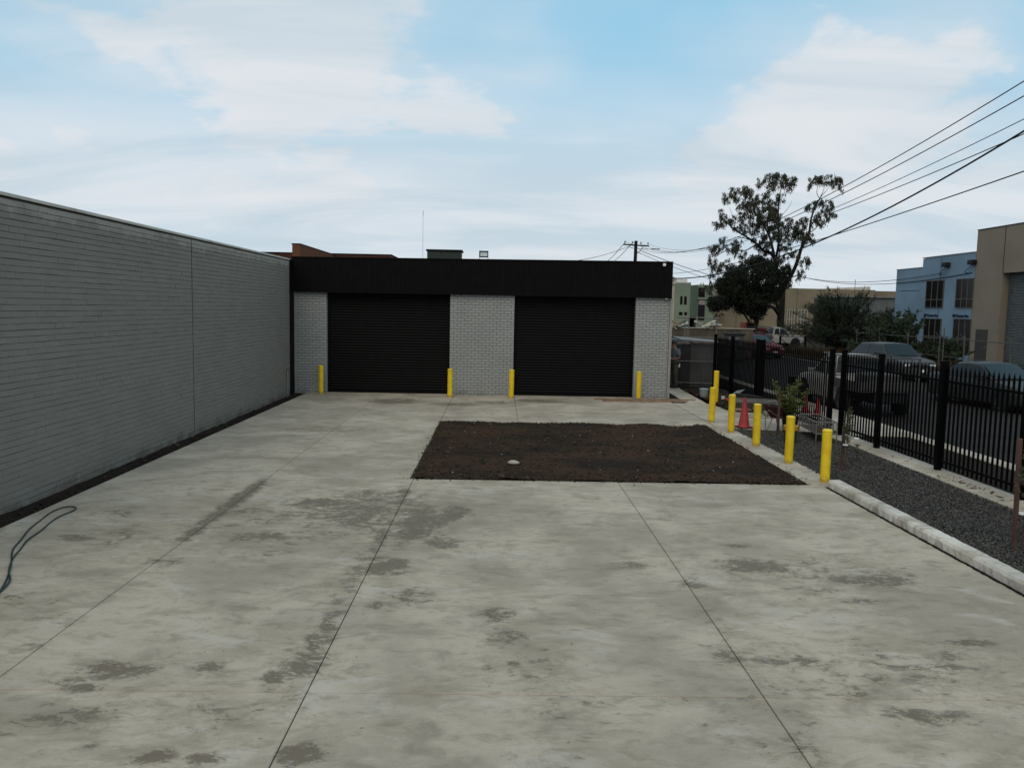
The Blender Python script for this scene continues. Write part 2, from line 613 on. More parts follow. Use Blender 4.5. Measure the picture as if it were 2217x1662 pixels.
def grid_sheet(name, x0, x1, y0, y1, nx, ny, zf, m, edge_jitter=0.0):
    X, Y = np.meshgrid(np.linspace(x0, x1, nx), np.linspace(y0, y1, ny))
    if edge_jitter:
        j = lambda n: np.convolve(rng.normal(0, edge_jitter, n + 8), np.ones(3) / 3, 'same')[4:-4]
        X[:, 0] += np.abs(j(ny)); X[:, -1] -= np.abs(j(ny))
        Y[0, :] += np.abs(j(nx)); Y[-1, :] -= np.abs(j(nx))
    Z = zf(X, Y)
    V = np.stack([X, Y, Z], -1).reshape(-1, 3)
    i = np.arange(nx * ny).reshape(ny, nx)
    F = np.stack([i[:-1, :-1], i[:-1, 1:], i[1:, 1:], i[1:, :-1]], -1).reshape(-1, 4)
    me = np_mesh(name, V, F)
    me.polygons.foreach_set('use_smooth', [True] * len(me.polygons))
    return link(name, me, m)


def fbm(X, Y, seed, octs=5, base=0.6):
    r = np.random.default_rng(seed)
    Z = np.zeros_like(X)
    a = 1.0
    f = base
    for o in range(octs):
        for _ in range(5):
            th, ph = r.uniform(0, 2 * pi, 2)
            k = f * r.uniform(0.7, 1.4)
            Z += a * np.sin(k * (X * cos(th) + Y * sin(th)) * 2 * pi + ph) / 5
        a *= 0.52
        f *= 2.1
    return Z


struct(grid_sheet('soil_bed', -1.41, 5.19, 13.06, 19.74, 200, 200,
                  lambda X, Y: 0.012 + 0.03 * fbm(X, Y, 3, 6) + rng.normal(0, 0.006, X.shape), M_soil, 0.02))
struct(grid_sheet('dirt_strip', -6.47, -6.115, 2.0, 25.9, 14, 500,
                  lambda X, Y: -0.055 + 0.03 * fbm(X, Y, 5, 6, 1.0) + 0.05 * np.clip((-6.30 - X) / 0.16, 0, 1), M_earth))


def stones(name, pts, size, m, squash=0.7, kind=True):
    """many small angular stones in one mesh: jittered octahedra"""
    n = len(pts)
    base = np.array([(1, 0, 0), (-1, 0, 0), (0, 1, 0), (0, -1, 0), (0, 0, 1), (0, 0, -1)], float)
    tri = np.array([(0, 2, 4), (2, 1, 4), (1, 3, 4), (3, 0, 4), (2, 0, 5), (1, 2, 5), (3, 1, 5), (0, 3, 5)])
    V = base[None] * rng.uniform(0.65, 1.25, (n, 6, 1)) + rng.normal(0, 0.16, (n, 6, 3))
    q = rng.normal(size=(n, 4))
    q /= np.linalg.norm(q, axis=1)[:, None]
    w, x, y, z = q.T
    R = np.stack([1 - 2 * (y * y + z * z), 2 * (x * y - z * w), 2 * (x * z + y * w), 2 * (x * y + z * w), 1 - 2 * (x * x + z * z), 2 * (y * z - x * w),
                  2 * (x * z - y * w), 2 * (y * z + x * w), 1 - 2 * (x * x + y * y)], -1).reshape(n, 3, 3)
    V = np.einsum('nij,nkj->nki', R, V)
    V[:, :, 2] *= squash
    V = V * np.asarray(size).reshape(-1, 1, 1) + np.asarray(pts)[:, None, :]
    F = (tri[None] + 6 * np.arange(n)[:, None, None]).reshape(-1, 3)
    o = link(name, np_mesh(name, V.reshape(-1, 3), F), m)
    return stuff(o) if kind else o


# clods on the soil, more and bigger along its edges
n = 9000
P = np.stack([rng.uniform(-1.38, 5.16, n), rng.uniform(13.09, 19.7, n), np.full(n, 0.015)], -1)
edge = rng.random(n) < 0.25
P[edge, 1] = np.where(rng.random(edge.sum()) < 0.65, rng.gamma(1.3, 0.16, edge.sum()) + 13.08, 19.70 - rng.gamma(1.3, 0.12, edge.sum()))
e2 = rng.random(n) < 0.08
P[e2, 0] = np.where(rng.random(e2.sum()) < 0.5, -1.38 + rng.gamma(1.3, 0.08, e2.sum()), 5.16 - rng.gamma(1.3, 0.08, e2.sum()))
P[:, 2] += 0.03 * fbm(P[:, 0], P[:, 1], 3, 4)
stones('soil_clods', P, rng.gamma(1.5, 0.008, n) + 0.005, M_clod, 0.65)
n = 60
P = np.stack([rng.uniform(-1.3, 5.1, n), rng.uniform(13.15, 19.6, n), np.full(n, 0.03)], -1)
P[:, 2] += 0.03 * fbm(P[:, 0], P[:, 1], 3, 4)
stones('soil_pebbles', P, rng.gamma(2.0, 0.004, n) + 0.006, M_pebble, 0.6)

# crumbs of soil spilled over the edge of the slab
n = 900
sd_ = rng.integers(0, 4, n)
off = rng.exponential(0.05, n)
P = np.zeros((n, 3))
P[:, 0] = np.where(sd_ == 0, -1.42 - off, np.where(sd_ == 1, 5.21 + off, rng.uniform(-1.4, 5.2, n)))
P[:, 1] = np.where(sd_ == 2, 13.05 - off, np.where(sd_ == 3, 19.76 + off, rng.uniform(13, 19.8, n)))
P[:, 2] = 0.003
stones('soil_crumbs', P, rng.gamma(1.5, 0.004, n) + 0.002, M_clod, 0.6)

# gravel bed between the kerb and the fence path
struct(sheet('gravel_bed', 5.66, 7.70, 3.0, 19.35, -0.045, M_gbase))
n = 78000
P = np.stack([rng.uniform(5.68, 7.69, n), 3.2 + 16.1 * rng.random(n) ** 0.9, rng.normal(-0.012, 0.008, n)], -1)
P = P[P[:, 1] < 19.33 - 0.12 * (P[:, 0] - 5.7) ** 1.2]
stones('gravel', P, rng.gamma(8, 0.0015, len(P)) + 0.003, M_gravel, 0.75)
P = np.stack([rng.uniform(-6.45, -6.13, 900), rng.uniform(8, 25.7, 900), rng.normal(-0.03, 0.01, 900)], -1)
stones('strip_clods', P, rng.gamma(2, 0.006, 900) + 0.005, M_clod, 0.7)

# garden path under the fence, driveway through the gate, kerbs, verge
struct(MB().cbox(7.70, 8.30, 3.0, 18.66, -0.2, 0.012, 0.01).build('fence_path', M_conc))
struct(MB().cbox(7.70, 10.1, 18.67, 24.6, -0.2, 0.006, 0.01).build('driveway', M_conc))
FLAT = Matrix(((1, 0, 0, 0), (0, 0, 1, 0), (0, 1, 0, 0), (0, 0, 0, 1)))    # prism outline drawn in plan
struct(MB().prism([(5.77, 19.36), (7.69, 18.98), (7.69, 22.1), (6.95, 22.7), (6.45, 24.6), (5.42, 24.6), (5.42, 19.77), (5.77, 19.77)], -0.158, 0.002, FLAT).build('apron', M_conc))
struct(MB().prism([(5.85, 24.61), (6.44, 24.61), (6.68, 29.3), (6.0, 29.3)], -0.13, 0.015, FLAT).build('side_path', M_conc))
struct(MB().cbox(9.72, 10.12, 3.0, 18.62, -0.25, -0.01, 0.03).build('road_kerb', M_conc))
struct(MB().cbox(9.72, 10.12, 24.64, 60.0, -0.25, -0.01, 0.03).build('road_kerb', M_conc))
struct(MB().cbox(19.6, 19.95, 3.0, 61.0, -0.25, -0.01, 0.03).build('road_kerb', M_conc))
struct(sheet('verge', 8.28, 9.74, 3.0, 18.66, -0.03, M_earth))
struct(sheet('verge', 8.28, 9.74, 24.6, 60.0, -0.03, M_earth))
struct(sheet('verge', 19.93, 29.9, 3.0, 61.0, -0.03, M_ground))
struct(sheet('rear_yard', 5.4, 9.6, 24.5, 60, -0.02, M_earth))


# yard kerb: one long upstand of pale concrete, rough along its foot
def kerb():
    ny = 140
    prof = [(0.0, -0.03), (0.008, 0.085), (0.03, 0.118), (0.19, 0.125), (0.215, 0.11), (0.22, -0.05)]
    Yv = np.linspace(3.0, 12.92, ny)
    V = []
    for y in Yv:
        for i, (x, z) in enumerate(prof):
            a = 0.003 if i else 0.012
            V.append((5.445 + x + rng.normal(0, a * 0.6), y + rng.normal(0, 0.004), z + rng.normal(0, 0.0022)))
    k = len(prof)
    F = [(j * k + i, (j + 1) * k + i, (j + 1) * k + i + 1, j * k + i + 1) for j in range(ny - 1) for i in range(k - 1)]
    b = MB().add(V, F)
    b.f += [tuple(range(k)), tuple(range((ny - 1) * k, ny * k))]
    return b.build('yard_kerb', M_kerb)


struct(kerb())
struct(grid_sheet('kerb_dirt', 5.385, 5.452, 3.0, 12.9, 5, 330, lambda X, Y: 0.004 + 0 * X, M_earth, 0.014))
n = 170
P = np.stack([rng.normal(7.98, 0.10, n), rng.uniform(10.5, 17.5, n), np.full(n, 0.016)], -1)
P[:, 1] = np.where(rng.random(n) < 0.6, rng.normal(13.2, 0.7, n), P[:, 1])
stones('path_mud', P, rng.gamma(1.2, 0.009, n) + 0.003, mat_obj('mud', (0.09, 0.06, 0.04), 0.95, 0.1, var=0.4), 0.35)


# ================================================================== brickwork
def brick_template(c=0.004, depth=0.035):
    """unit brick: y and z from -.5 to .5 (scaled later), x outward to 0; open at the back"""
    V = []
    for x, k in ((-depth, 0), (-c, 0), (0.0, 1)):
        for sy, sz in ((-1, -1), (1, -1), (1, 1), (-1, 1)):
            V.append((x, sy, sz, k))
    F = [(i, (i + 1) % 4, 4 + (i + 1) % 4, 4 + i) for i in range(4)] + [(4 + i, 4 + (i + 1) % 4, 8 + (i + 1) % 4, 8 + i) for i in range(4)] + [(8, 9, 10, 11)]
    return V, F, c


BT, BF, BC = brick_template()


def brick_verts(l, h, jit, ce=BC):
    """local verts of one brick facing +x, slightly irregular"""
    out = []
    for x, sy, sz, k in BT:
        c = BC if k else 0
        out.append((x + (jit[0] * sy + jit[1] * sz if k or x > -0.02 else 0), sy * (l / 2 - (ce if k else 0)), sz * (h / 2 - c)))
    return np.array(out)


def lay_bricks(parent, bricks, m, limit, key, ce=BC):
    """bricks: (origin, frame 3x3, l, h).  The ones that show largest are parts, the rest one joined part"""
    bricks = sorted(bricks, key=key)
    shared = {}
    for o, R, l, h in bricks[:limit]:
        ky = (round(l, 3), round(h, 3), rng.integers(0, 5))
        if ky not in shared:
            V = brick_verts(ky[0], ky[1], rng.normal(0, 0.0009, 2), ce)
            shared[ky] = np_mesh('brick', V, np.array(BF))
            shared[ky].materials.append(m)
        b = bpy.data.objects.new('brick', shared[ky])
        COL.objects.link(b)
        b.parent = parent
        b.matrix_local = Matrix.Translation(o) @ Matrix([list(r) for r in R]).to_4x4()
    rest = bricks[limit:]
    if rest:
        Vs = [brick_verts(l, h, rng.normal(0, 0.0009, 2), ce) @ np.array(R).T + np.array(o) for o, R, l, h in rest]
        V = np.concatenate(Vs)
        F = (np.array(BF)[None] + 12 * np.arange(len(rest))[:, None, None]).reshape(-1, 4)
        stuff(link('brickwork', np_mesh('brickwork', V, F), m, parent))


COURSE = 0.0861
RX = np.eye(3)                                             # facing +X, brick runs along Y
RY = np.array([(0, 1, 0), (-1, 0, 0), (0, 0, 1)], float)     # facing -Y, brick runs along -X

# ------------------------------------------------------------------ long painted wall on the left
XW = -6.459
wall = thing('boundary_wall', 'long painted grey brick wall with metal coping along the left of the yard', 'wall', (XW, 15.8, 0))
W0 = Vector((XW, 15.8, 0))


def wbox(name, x0, x1, y0, y1, z0, z1, m, ch=0.0):
    b = MB()
    a = (x0 - W0.x, x1 - W0.x, y0 - W0.y, y1 - W0.y, z0, z1)
    (b.cbox(*a, ch) if ch else b.box(*a))
    return b.build(name, m, wall)


Y_A, Y_B, Y_J = 6.2, 24.95, 17.10
wbox('wall_core', XW - 0.25, XW - 0.011, Y_A, Y_J - 0.02, -0.2, 4.14, M_lmortar)
wbox('wall_core', XW - 0.25, XW - 0.011, Y_J + 0.02, Y_B, -0.2, 4.14, M_lmortar)
wbox('expansion_joint', XW - 0.06, XW - 0.045, Y_J - 0.03, Y_J + 0.03, -0.1, 4.13, M_dark)
bricks = []
zz = -0.10
ci = 0
while zz < 4.10:
    gap = random.choice([0.006, 0.007, 0.008, 0.010]) if zz > 3.2 else random.choice([0.0045, 0.0055, 0.006, 0.0065])
    if ci in (1, 2):
        gap = 0.011
    h = min(COURSE, 4.14 - zz) - gap
    wav = rng.uniform(0, 6.28, 3)
    for a, b in ((Y_A, Y_J - 0.020), (Y_J + 0.020, Y_B)):
        y = a
        first = 0.115 if ci % 2 else 0.23
        while y < b - 0.02:
            L = min(first, b - y)
            first = 0.23
            g = random.choice([-0.0004] * 8 + [0.001, 0.0015, 0.002, 0.003, 0.005])
            yc = y + L / 2
            dz = 0.0016 * (sin(yc * 1.9 + wav[0]) + sin(yc * 5.3 + wav[1])) + rng.normal(0, 0.0009)
            bricks.append((Vector((rng.normal(0, 0.0008), yc - W0.y, zz + gap / 2 + h / 2 + dz)), RX, round(L - g, 3), round(h, 3)))
            y += L
    zz += COURSE
    ci += 1
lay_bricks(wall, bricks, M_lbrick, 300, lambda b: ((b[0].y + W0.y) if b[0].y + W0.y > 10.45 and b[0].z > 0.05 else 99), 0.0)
ylist = [6.2, 11.05, 17.06, 22.4, 24.97]
for a, b in zip(ylist[:-1], ylist[1:]):
    wbox('coping', XW - 0.27, XW + 0.022, a + 0.004, b - 0.004, 4.150, 4.196, M_coping, 0.004)
wbox('coping_lining', XW - 0.24, XW + 0.002, 6.2, 24.95, 4.135, 4.152, M_dark)
b = MB()
b.tube([(0.03, 24.55 - W0.y, -0.05), (0.03, 24.55 - W0.y, 0.85), (0.0, 24.55 - W0.y, 0.87)], 0.016, 8)
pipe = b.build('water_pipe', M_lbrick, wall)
b = MB()
b.cyl((0.03, 24.55 - W0.y, 0.8), (0.1, 24.55 - W0.y, 0.8), 0.012, n=8).cyl((0.09, 24.55 - W0.y, 0.83), (0.09, 24.55 - W0.y, 0.72), 0.011, n=8).box(0.03, 0.07, 24.5 - W0.y, 24.6 - W0.y, 0.845, 0.86)
b.build('tap', M_galv, pipe)

# ------------------------------------------------------------------ warehouse with two black roller doors
wh = thing('warehouse', 'low grey brick warehouse with black corrugated fascia and two black roller doors', 'warehouse', (-0.5, 25.8, 0))
H0 = Vector((-0.5, 25.8, 0))
YF = 25.78


def hb(name, x0, x1, y0, y1, z0, z1, m, ch=0.0, parent=None):
    b = MB()
    a = (x0 - H0.x, x1 - H0.x, y0 - H0.y, y1 - H0.y, z0, z1)
    (b.cbox(*a, ch) if ch else b.box(*a))
    return b.build(name, m, parent or wh)


piers = [(-6.52, -5.50), (-1.57, 0.48), (4.37, 5.46)]
bricks = []
for x0, x1 in piers:
    hb('pier', x0 + 0.011, x1 - 0.011, YF + 0.016, YF + 0.36, -0.1, 3.30, M_fmortar)
    ci = 0
    zz = -0.03
    while zz < 3.25:
        h = COURSE - 0.0095
        x = x0
        first = 0.115 if ci % 2 else 0.23
        while x < x1 - 0.02:
            L = min(first, x1 - x)
            first = 0.23
            bricks.append((Vector((x + L / 2 - H0.x, YF - H0.y + rng.normal(0, 0.0012), zz + COURSE / 2 + rng.normal(0, 0.0006))), RY, round(L - 0.0095, 3), round(h, 3)))
            x += L
        # return of the pier inside the door opening
        for xe, sgn in ((x0, -1), (x1, 1)):
            if (xe, sgn) in ((-6.52, -1), (5.46, 1)):
                continue
            R = np.array([(sgn, 0, 0), (0, sgn, 0), (0, 0, 1)], float)
            a = 0.115 if ci % 2 == 0 else 0.23
            ya = YF + 0.006
            for L in ((a, 0.34 - a)):
                bricks.append((Vector((xe - H0.x, ya + L / 2 - H0.y, zz + COURSE / 2)), R, round(L - 0.0075, 3), round(h, 3)))
                ya += L
        zz += COURSE
        ci += 1
lay_bricks(wh, bricks, M_fbrick, 300, lambda b: (0 if b[1] is RY and b[0].z < 3.15 else 1, -round(b[2], 2), abs(b[0].x + H0.x + 0.5)))

# roller doors: every slat its own curved strip
SL_H = 0.0885


def slat_mesh(w):
    V, F = [], []
    k = 7
    for i in range(k):
        t = i / (k - 1)
        z = t * (SL_H - 0.004)
        y = -0.017 * sin(pi * t) - 0.004 * (t < 0.01)
        V += [(-w / 2, y, z), (w / 2, y, z)]
    F = [(2 * i, 2 * i + 1, 2 * i + 3, 2 * i + 2) for i in range(k - 1)]
    b = MB().add(V, F)
    me = b.mesh('slat')
    me.polygons.foreach_set('use_smooth', [True] * len(me.polygons))
    me.materials.append(M_slat)
    return me


for x0, x1 in ((-5.50, -1.57), (0.48, 4.37)):
    d = hb('roller_door', x0 + 0.02, x1 - 0.02, YF + 0.222, YF + 0.25, 0.03, 3.24, M_dark)
    me = slat_mesh(x1 - x0 - 0.12)
    z = 0.09
    while z < 3.15:
        s = link('slat', me, None, d)
        s.location = ((x0 + x1) / 2 - H0.x, YF + 0.218 - H0.y, z)
        z += SL_H
    hb('bottom_rail', x0 + 0.05, x1 - 0.05, YF + 0.185, YF + 0.221, 0.012, 0.088, M_slat, 0.006, d)
    for xa in (x0 + 0.002, x1 - 0.062):
        hb('guide', xa, xa + 0.06, YF + 0.17, YF + 0.24, 0.0, 3.2, M_slat, 0.004, d)
    hb('threshold', x0 + 0.01, x1 - 0.01, YF + 0.10, YF + 0.5, -0.09, 0.008, M_yard)

# fascia of vertical corrugated sheet
FX0, FX1, FY = -6.56, 5.47, 25.66
V, F = [], []
nw = 158
px_ = []
for i in range(nw):
    w = (FX1 - FX0) / nw
    xa = FX0 + i * w
    px_ += [(xa, 0.0), (xa + 0.30 * w, 0.0), (xa + 0.42 * w, -0.017), (xa + 0.88 * w, -0.017)]
px_.append((FX1, 0.0))
for x, dy in px_:
    t = (x - FX0) / (FX1 - FX0)
    V += [(x - H0.x, FY + dy - H0.y, 3.197 + 0.035 * t), (x - H0.x, FY + dy - H0.y, 4.275 + 0.085 * t)]
F = [(2 * i, 2 * i + 2, 2 * i + 3, 2 * i + 1) for i in range(len(px_) - 1)]
fascia = MB().add(V, F).build('fascia', M_black, wh)
for x0, x1 in ((FX0 - 0.02, -2.5), (-2.5, 1.5), (1.5, FX1 + 0.02)):
    t0, t1 = [(x - FX0) / (FX1 - FX0) for x in (x0, x1)]
    b = MB()
    za, zb = 4.272 + 0.085 * t0, 4.272 + 0.085 * t1
    for yy0, yy1, d0_, d1_ in ((FY - 0.035, FY + 0.16, 0.0, 0.032),):
        b.add([(x0 - H0.x, yy0 - H0.y, za + d0_), (x1 - H0.x - 0.003, yy0 - H0.y, zb + d0_), (x1 - H0.x - 0.003, yy1 - H0.y, zb + d0_), (x0 - H0.x, yy1 - H0.y, za + d0_),
               (x0 - H0.x, yy0 - H0.y, za + d1_), (x1 - H0.x - 0.003, yy0 - H0.y, zb + d1_), (x1 - H0.x - 0.003, yy1 - H0.y, zb + d1_), (x0 - H0.x, yy1 - H0.y, za + d1_)],
              [(0, 1, 2, 3), (4, 5, 6, 7), (0, 1, 5, 4), (1, 2, 6, 5), (2, 3, 7, 6), (3, 0, 4, 7)])
    b.build('fascia_cap', M_black, wh)
hb('soffit', FX0, FX1, FY + 0.004, YF - 0.004, 3.232, 3.252, M_black)
hb('parapet', FX0 + 0.01, FX1 - 0.01, FY + 0.006, YF + 0.3, 3.255, 4.26, M_dark)
hb('end_flashing', FX1 - 0.002, FX1 + 0.014, FY - 0.03, YF + 0.5, 3.215, 4.33, M_black)
hb('dark_gap_sheet', -6.62, -6.53, 25.0, 25.79, -0.1, 4.2, M_black)  # black sheet standing for the dark of the gap between wall end and pier
hb('roof', -6.5, 5.44, YF + 0.31, 44.0, 3.95, 4.05, M_grey)
hb('side_wall', 5.24, 5.46, YF + 0.37, 44.0, -0.1, 3.94, M_fbrick)
hb('side_wall', -6.5, -6.3, YF + 0.37, 44.0, -0.1, 3.94, M_fbrick)
hb('lintel', -5.50, -1.57, YF + 0.02, YF + 0.16, 3.20, 3.30, M_black)
hb('lintel', 0.48, 4.37, YF + 0.02, YF + 0.16, 3.20, 3.30, M_black)
hb('downpipe', 5.463, 5.545, YF - 0.035, YF + 0.06, 0.0, 3.21, M_grey, 0.008)
hb('alarm_box', 5.155, 5.245, FY - 0.075, FY - 0.019, 4.235, 4.325, M_white, 0.01)
dome = hb('security_camera', 5.29, 5.37, FY + 0.02, FY + 0.10, 3.19, 3.232, M_white, 0.01)
MB().lathe([(0.0, -0.045), (0.025, -0.035), (0.034, -0.015), (0.035, 0.0)], 12, (5.33 - H0.x, FY + 0.06 - H0.y, 3.19)).build('lens_dome', M_glassd, dome, True)

# things that stand up behind the fascia
fl = thing('flood_light', 'small black flood light on a bracket above the black fascia', 'flood light', (-0.53, 25.93, 4.30))
b = MB()
for x in (-0.14, 0.14):
    b.cyl((x, 0, 0), (x, 0, 0.22), 0.007, n=6)
b.build('bracket', M_grey, fl)
tilt = Matrix.Translation((0, 0, 0.215)) @ Matrix.Rotation(rad(-8), 4, 'X')
b = MB()
for x0, x1, z0, z1 in ((-0.145, 0.145, 0.075, 0.1), (-0.145, 0.145, -0.1, -0.075), (-0.145, -0.12, -0.075, 0.075), (0.12, 0.145, -0.075, 0.075)):
    b.box(x0, x1, -0.045, 0.03, z0, z1, tilt)
b.build('housing', M_dark, fl)
MB().box(-0.12, 0.12, -0.012, -0.008, -0.075, 0.075, tilt).build('glass', mat('lamp_glass', (0.5, 0.55, 0.55), 0.1, 0.6), fl)
MB().box(-0.1, 0.1, -0.008, 0.02, -0.07, -0.02, tilt).build('reflector', M_white, fl)

vt = thing('roof_vent', 'dark green sheet metal vent box rising behind the fascia', 'vent', (-2.0, 29.4, 4.05))
M_green = mat('dark_green_sheet', (0.028, 0.04, 0.034), 0.6, 0.2)
b = MB()
for i in range(16):
    w = 1.22 / 16
    xa = -0.61 + i * w
    b.add([(xa, -0.4, 0), (xa + w * .5, -0.4, 0), (xa + w * .6, -0.412, 0), (xa + w, -0.412, 0), (xa, -0.4, .74), (xa + w * .5, -0.4, .74), (xa + w * .6, -0.412, .74), (xa + w, -0.412, .74)],
          [(0, 1, 5, 4), (1, 2, 6, 5), (2, 3, 7, 6)])
b.build('cladding', M_green, vt)
MB().box(-0.6, 0.6, -0.395, 0.4, 0, 0.73).build('box_core', M_green, vt)
MB().cbox(-0.65, 0.65, -0.45, 0.45, 0.74, 0.80, 0.01).build('lid', M_black, vt)
an = thing('antenna', 'thin whip antenna standing behind the black fascia', 'antenna', (-2.86, 30.0, 4.05))
MB().cyl((0, 0, 0), (0, 0, 2.1), 0.006, 0.005, 6).build('mast', M_grey, an)
MB().cyl((0, 0, 2.1), (0, 0, 2.27), 0.011, 0.008, 6).build('tip', M_grey, an)


# red brick neighbour seen over the fascia
def brickmat(name, c1, c2, mo, sc=1.0):
    t = NT(name)
    bt = t.node('ShaderNodeTexBrick')
    bt.inputs['Scale'].default_value = sc
    bt.inputs['Brick Width'].default_value = 0.24
    bt.inputs['Row Height'].default_value = 0.086
    bt.inputs['Mortar Size'].default_value = 0.008
    bt.inputs['Color1'].default_value = (*c1, 1)
    bt.inputs['Color2'].default_value = (*c2, 1)
    bt.inputs['Mortar'].default_value = (*mo, 1)
    sx = t.node('ShaderNodeSeparateXYZ')
    t.l.new(t.P(), sx.inputs[0])
    cb = t.node('ShaderNodeCombineXYZ')
    t.l.new(t.math('ADD', sx.outputs[0], sx.outputs[1]), cb.inputs[0])
    t.l.new(sx.outputs[2], cb.inputs[1])
    t.l.new(cb.outputs[0], bt.inputs['Vector'])
    c = t.mix(t.smooth(t.noise(2, 5), 0.35, 0.7, 0, 0.4), bt.outputs[0], scl(c1, 0.6))
    return t.fin(c, 0.85, 0.2)


M_red = brickmat('red_brick', (0.16, 0.062, 0.032), (0.11, 0.042, 0.026), (0.12, 0.09, 0.07))
M_brown = mat('brown_sheet', (0.062, 0.022, 0.014), 0.7, 0.15, var=0.2)
nb = thing('brick_neighbour', 'red brick building with stepped parapet behind the left end of the fascia', 'building', (-8.5, 30, 0))
b = MB().box(0.853, 1.127, 0.013, 6.2, 0, 4.995)
pw = b.build('parapet_wall', mat('parapet_mortar', (.13, .10, .08), .9, .1), nb)
M_rb = mat_obj('red_brick_unit', (0.15, 0.058, 0.030), 0.85, 0.15, var=0.3)
RN = np.array([(0, 1, 0), (-1, 0, 0), (0, 0, 1)], float)
bricks = []
for ci in range(10):
    z = 4.13 + COURSE * (ci + .5)
    y = 0.006
    L = 0.115 if ci % 2 else 0.23
    while y < 6.15:
        bricks.append((Vector((1.14, y + L / 2, z)), np.eye(3), round(L - .009, 3), round(COURSE - .01, 3)))
        y += L
        L = 0.23
    for xa, xb in (((0.84, 1.07), (1.07, 1.14)) if ci % 2 else ((0.84, 0.955), (0.955, 1.14))):
        bricks.append((Vector(((xa + xb) / 2, 0.0, z)), RN, round(xb - xa - .009, 3), round(COURSE - .01, 3)))
lay_bricks(pw, bricks, M_rb, 300, lambda b_: b_[0].y)
MB().cbox(0.82, 1.16, -0.02, 6.2, 5.0, 5.035, 0.005).build('parapet_cap', M_brown, nb)
MB().box(1.145, 1.165, 0.45, 2.6, 4.0, 4.5).build('flashing', M_coping, nb)
MB().box(-3.2, 3.62, 6.21, 12, 0, 5.06).build('wall', M_brown, nb)
MB().cbox(-3.25, 3.67, 6.17, 12, 5.062, 5.09, 0.005).build('gutter', M_black, nb)

# ------------------------------------------------------------------ yellow bollards
bol_me = None


def bollard(x, y, label, group, h=0.90, rz=0.0):
    o = thing('bollard', label, 'bollard', (x, y, 0), rz, group)
    o.rotation_euler = (random.gauss(0, 0.006), random.gauss(0, 0.006), rz)
    global bol_me
    if bol_me is None:
        a = MB().lathe([(0.079, -0.02), (0.079, 0.865)], 24).mesh('post', True)
        c = MB().lathe([(0.0795, 0.866), (0.083, 0.869), (0.083, 0.884), (0.076, 0.897), (0.055, 0.907), (0.025, 0.911), (0.0, 0.912)], 24).mesh('cap', True)
        g = MB().lathe([(0.098, -0.01), (0.098, 0.004), (0.08, 0.007)], 24).mesh('base_ring', True)
        for m_ in (a, c):
            m_.materials.append(M_yellow)
        g.materials.append(M_conc)
        bol_me = (a, c, g)
    for nme, me in zip(('post', 'cap', 'base_ring'), bol_me):
        p = link(nme, me, None, o)
        p.scale = (1, 1, h / 0.90)
    return o


bollard(-5.60, 25.42, 'yellow steel bollard at the left edge of the left roller door', 'yellow bollards')
bollard(-1.50, 25.02, 'yellow steel bollard between the left roller door and the middle brick pier', 'yellow bollards')
bollard(0.42, 25.10, 'yellow steel bollard between the middle brick pier and the right roller door', 'yellow bollards')
bollard(4.47, 25.35, 'yellow steel bollard at the right edge of the right roller door behind the planks', 'yellow bollards')
for (x, y), d in zip(((5.50, 20.40), (5.52, 18.72), (5.525, 16.86), (5.535, 14.96), (5.545, 13.28)),
                     ('farthest of the five yellow bollards in the row beside the soil bed', 'yellow bollard beside the soil bed, just left of the large red cone',
                      'middle of the five yellow bollards in the row beside the soil bed', 'yellow bollard beside the soil bed, in front of the green bucket',
                      'nearest yellow bollard, at the end of the pale kerb')):
    bollard(x, y, d, 'yellow bollards', rz=random.uniform(0, 1))
bollard(6.72, 24.55, 'yellow bollard by the rubble, behind the row beside the soil bed', 'yellow bollards', h=1.02)

# ================================================================== steel picket fence and gate on the right
pk = MB()
pk.box(-0.0135, 0.0135, -0.0135, 0.0135, 0.07, 1.86)
pk.add([(-.0125, -.0125, 1.86), (.0125, -.0125, 1.86), (.0125, .0125, 1.86), (-.0125, .0125, 1.86), (-.018, -.006, 1.885), (.018, -.006, 1.885), (.018, .006, 1.885), (-.018, .006, 1.885), (0, 0, 1.96)],
       [(0, 1, 5, 4), (1, 2, 6, 5), (2, 3, 7, 6), (3, 0, 4, 7), (4, 5, 8), (5, 6, 8), (6, 7, 8), (7, 4, 8)])
ME_picket = pk.mesh('picket')
ME_picket.materials.append(M_fence)
ME_post = MB().cbox(-.05, .05, -.05, .05, -0.1, 2.0, .004).cbox(-.056, .056, -.056, .056, 2.0, 2.02, .005).mesh('post')
ME_post.materials.append(M_fence)


def run(parent, p0, p1, posts, pitch=0.128, h=1.0, zoff=0.0):
    """rails, posts and pickets from p0 to p1 (plan points, parent local = world)"""
    a, b_ = Vector((*p0, 0)), Vector((*p1, 0))
    d = (b_ - a)
    L = d.length
    ang = math.atan2(d.y, d.x)
    m = Matrix.Translation(a) @ Matrix.Rotation(ang, 4, 'Z')
    o = parent.location
    mt = Matrix.Translation(-o) @ m
    for z in (0.20, 1.66):
        r = MB().box(0, L, -0.02, 0.02, z - 0.02 + zoff, z + 0.02 + zoff, mt)
        r.build('rail', M_fence, parent)
    for t in posts:
        p = link('post', ME_post, None, parent)
        p.location = m @ Vector((t * L, 0, 0)) - o
        p.rotation_euler[2] = ang
    n = int(L / pitch)
    for i in range(1, n):
        t = i * L / n
        if any(abs(t - q * L) < 0.075 for q in posts):
            continue
        p = link('picket', ME_picket, None, parent)
        p.location = m @ Vector((t, -0.034, zoff)) - o
        p.rotation_euler[2] = ang


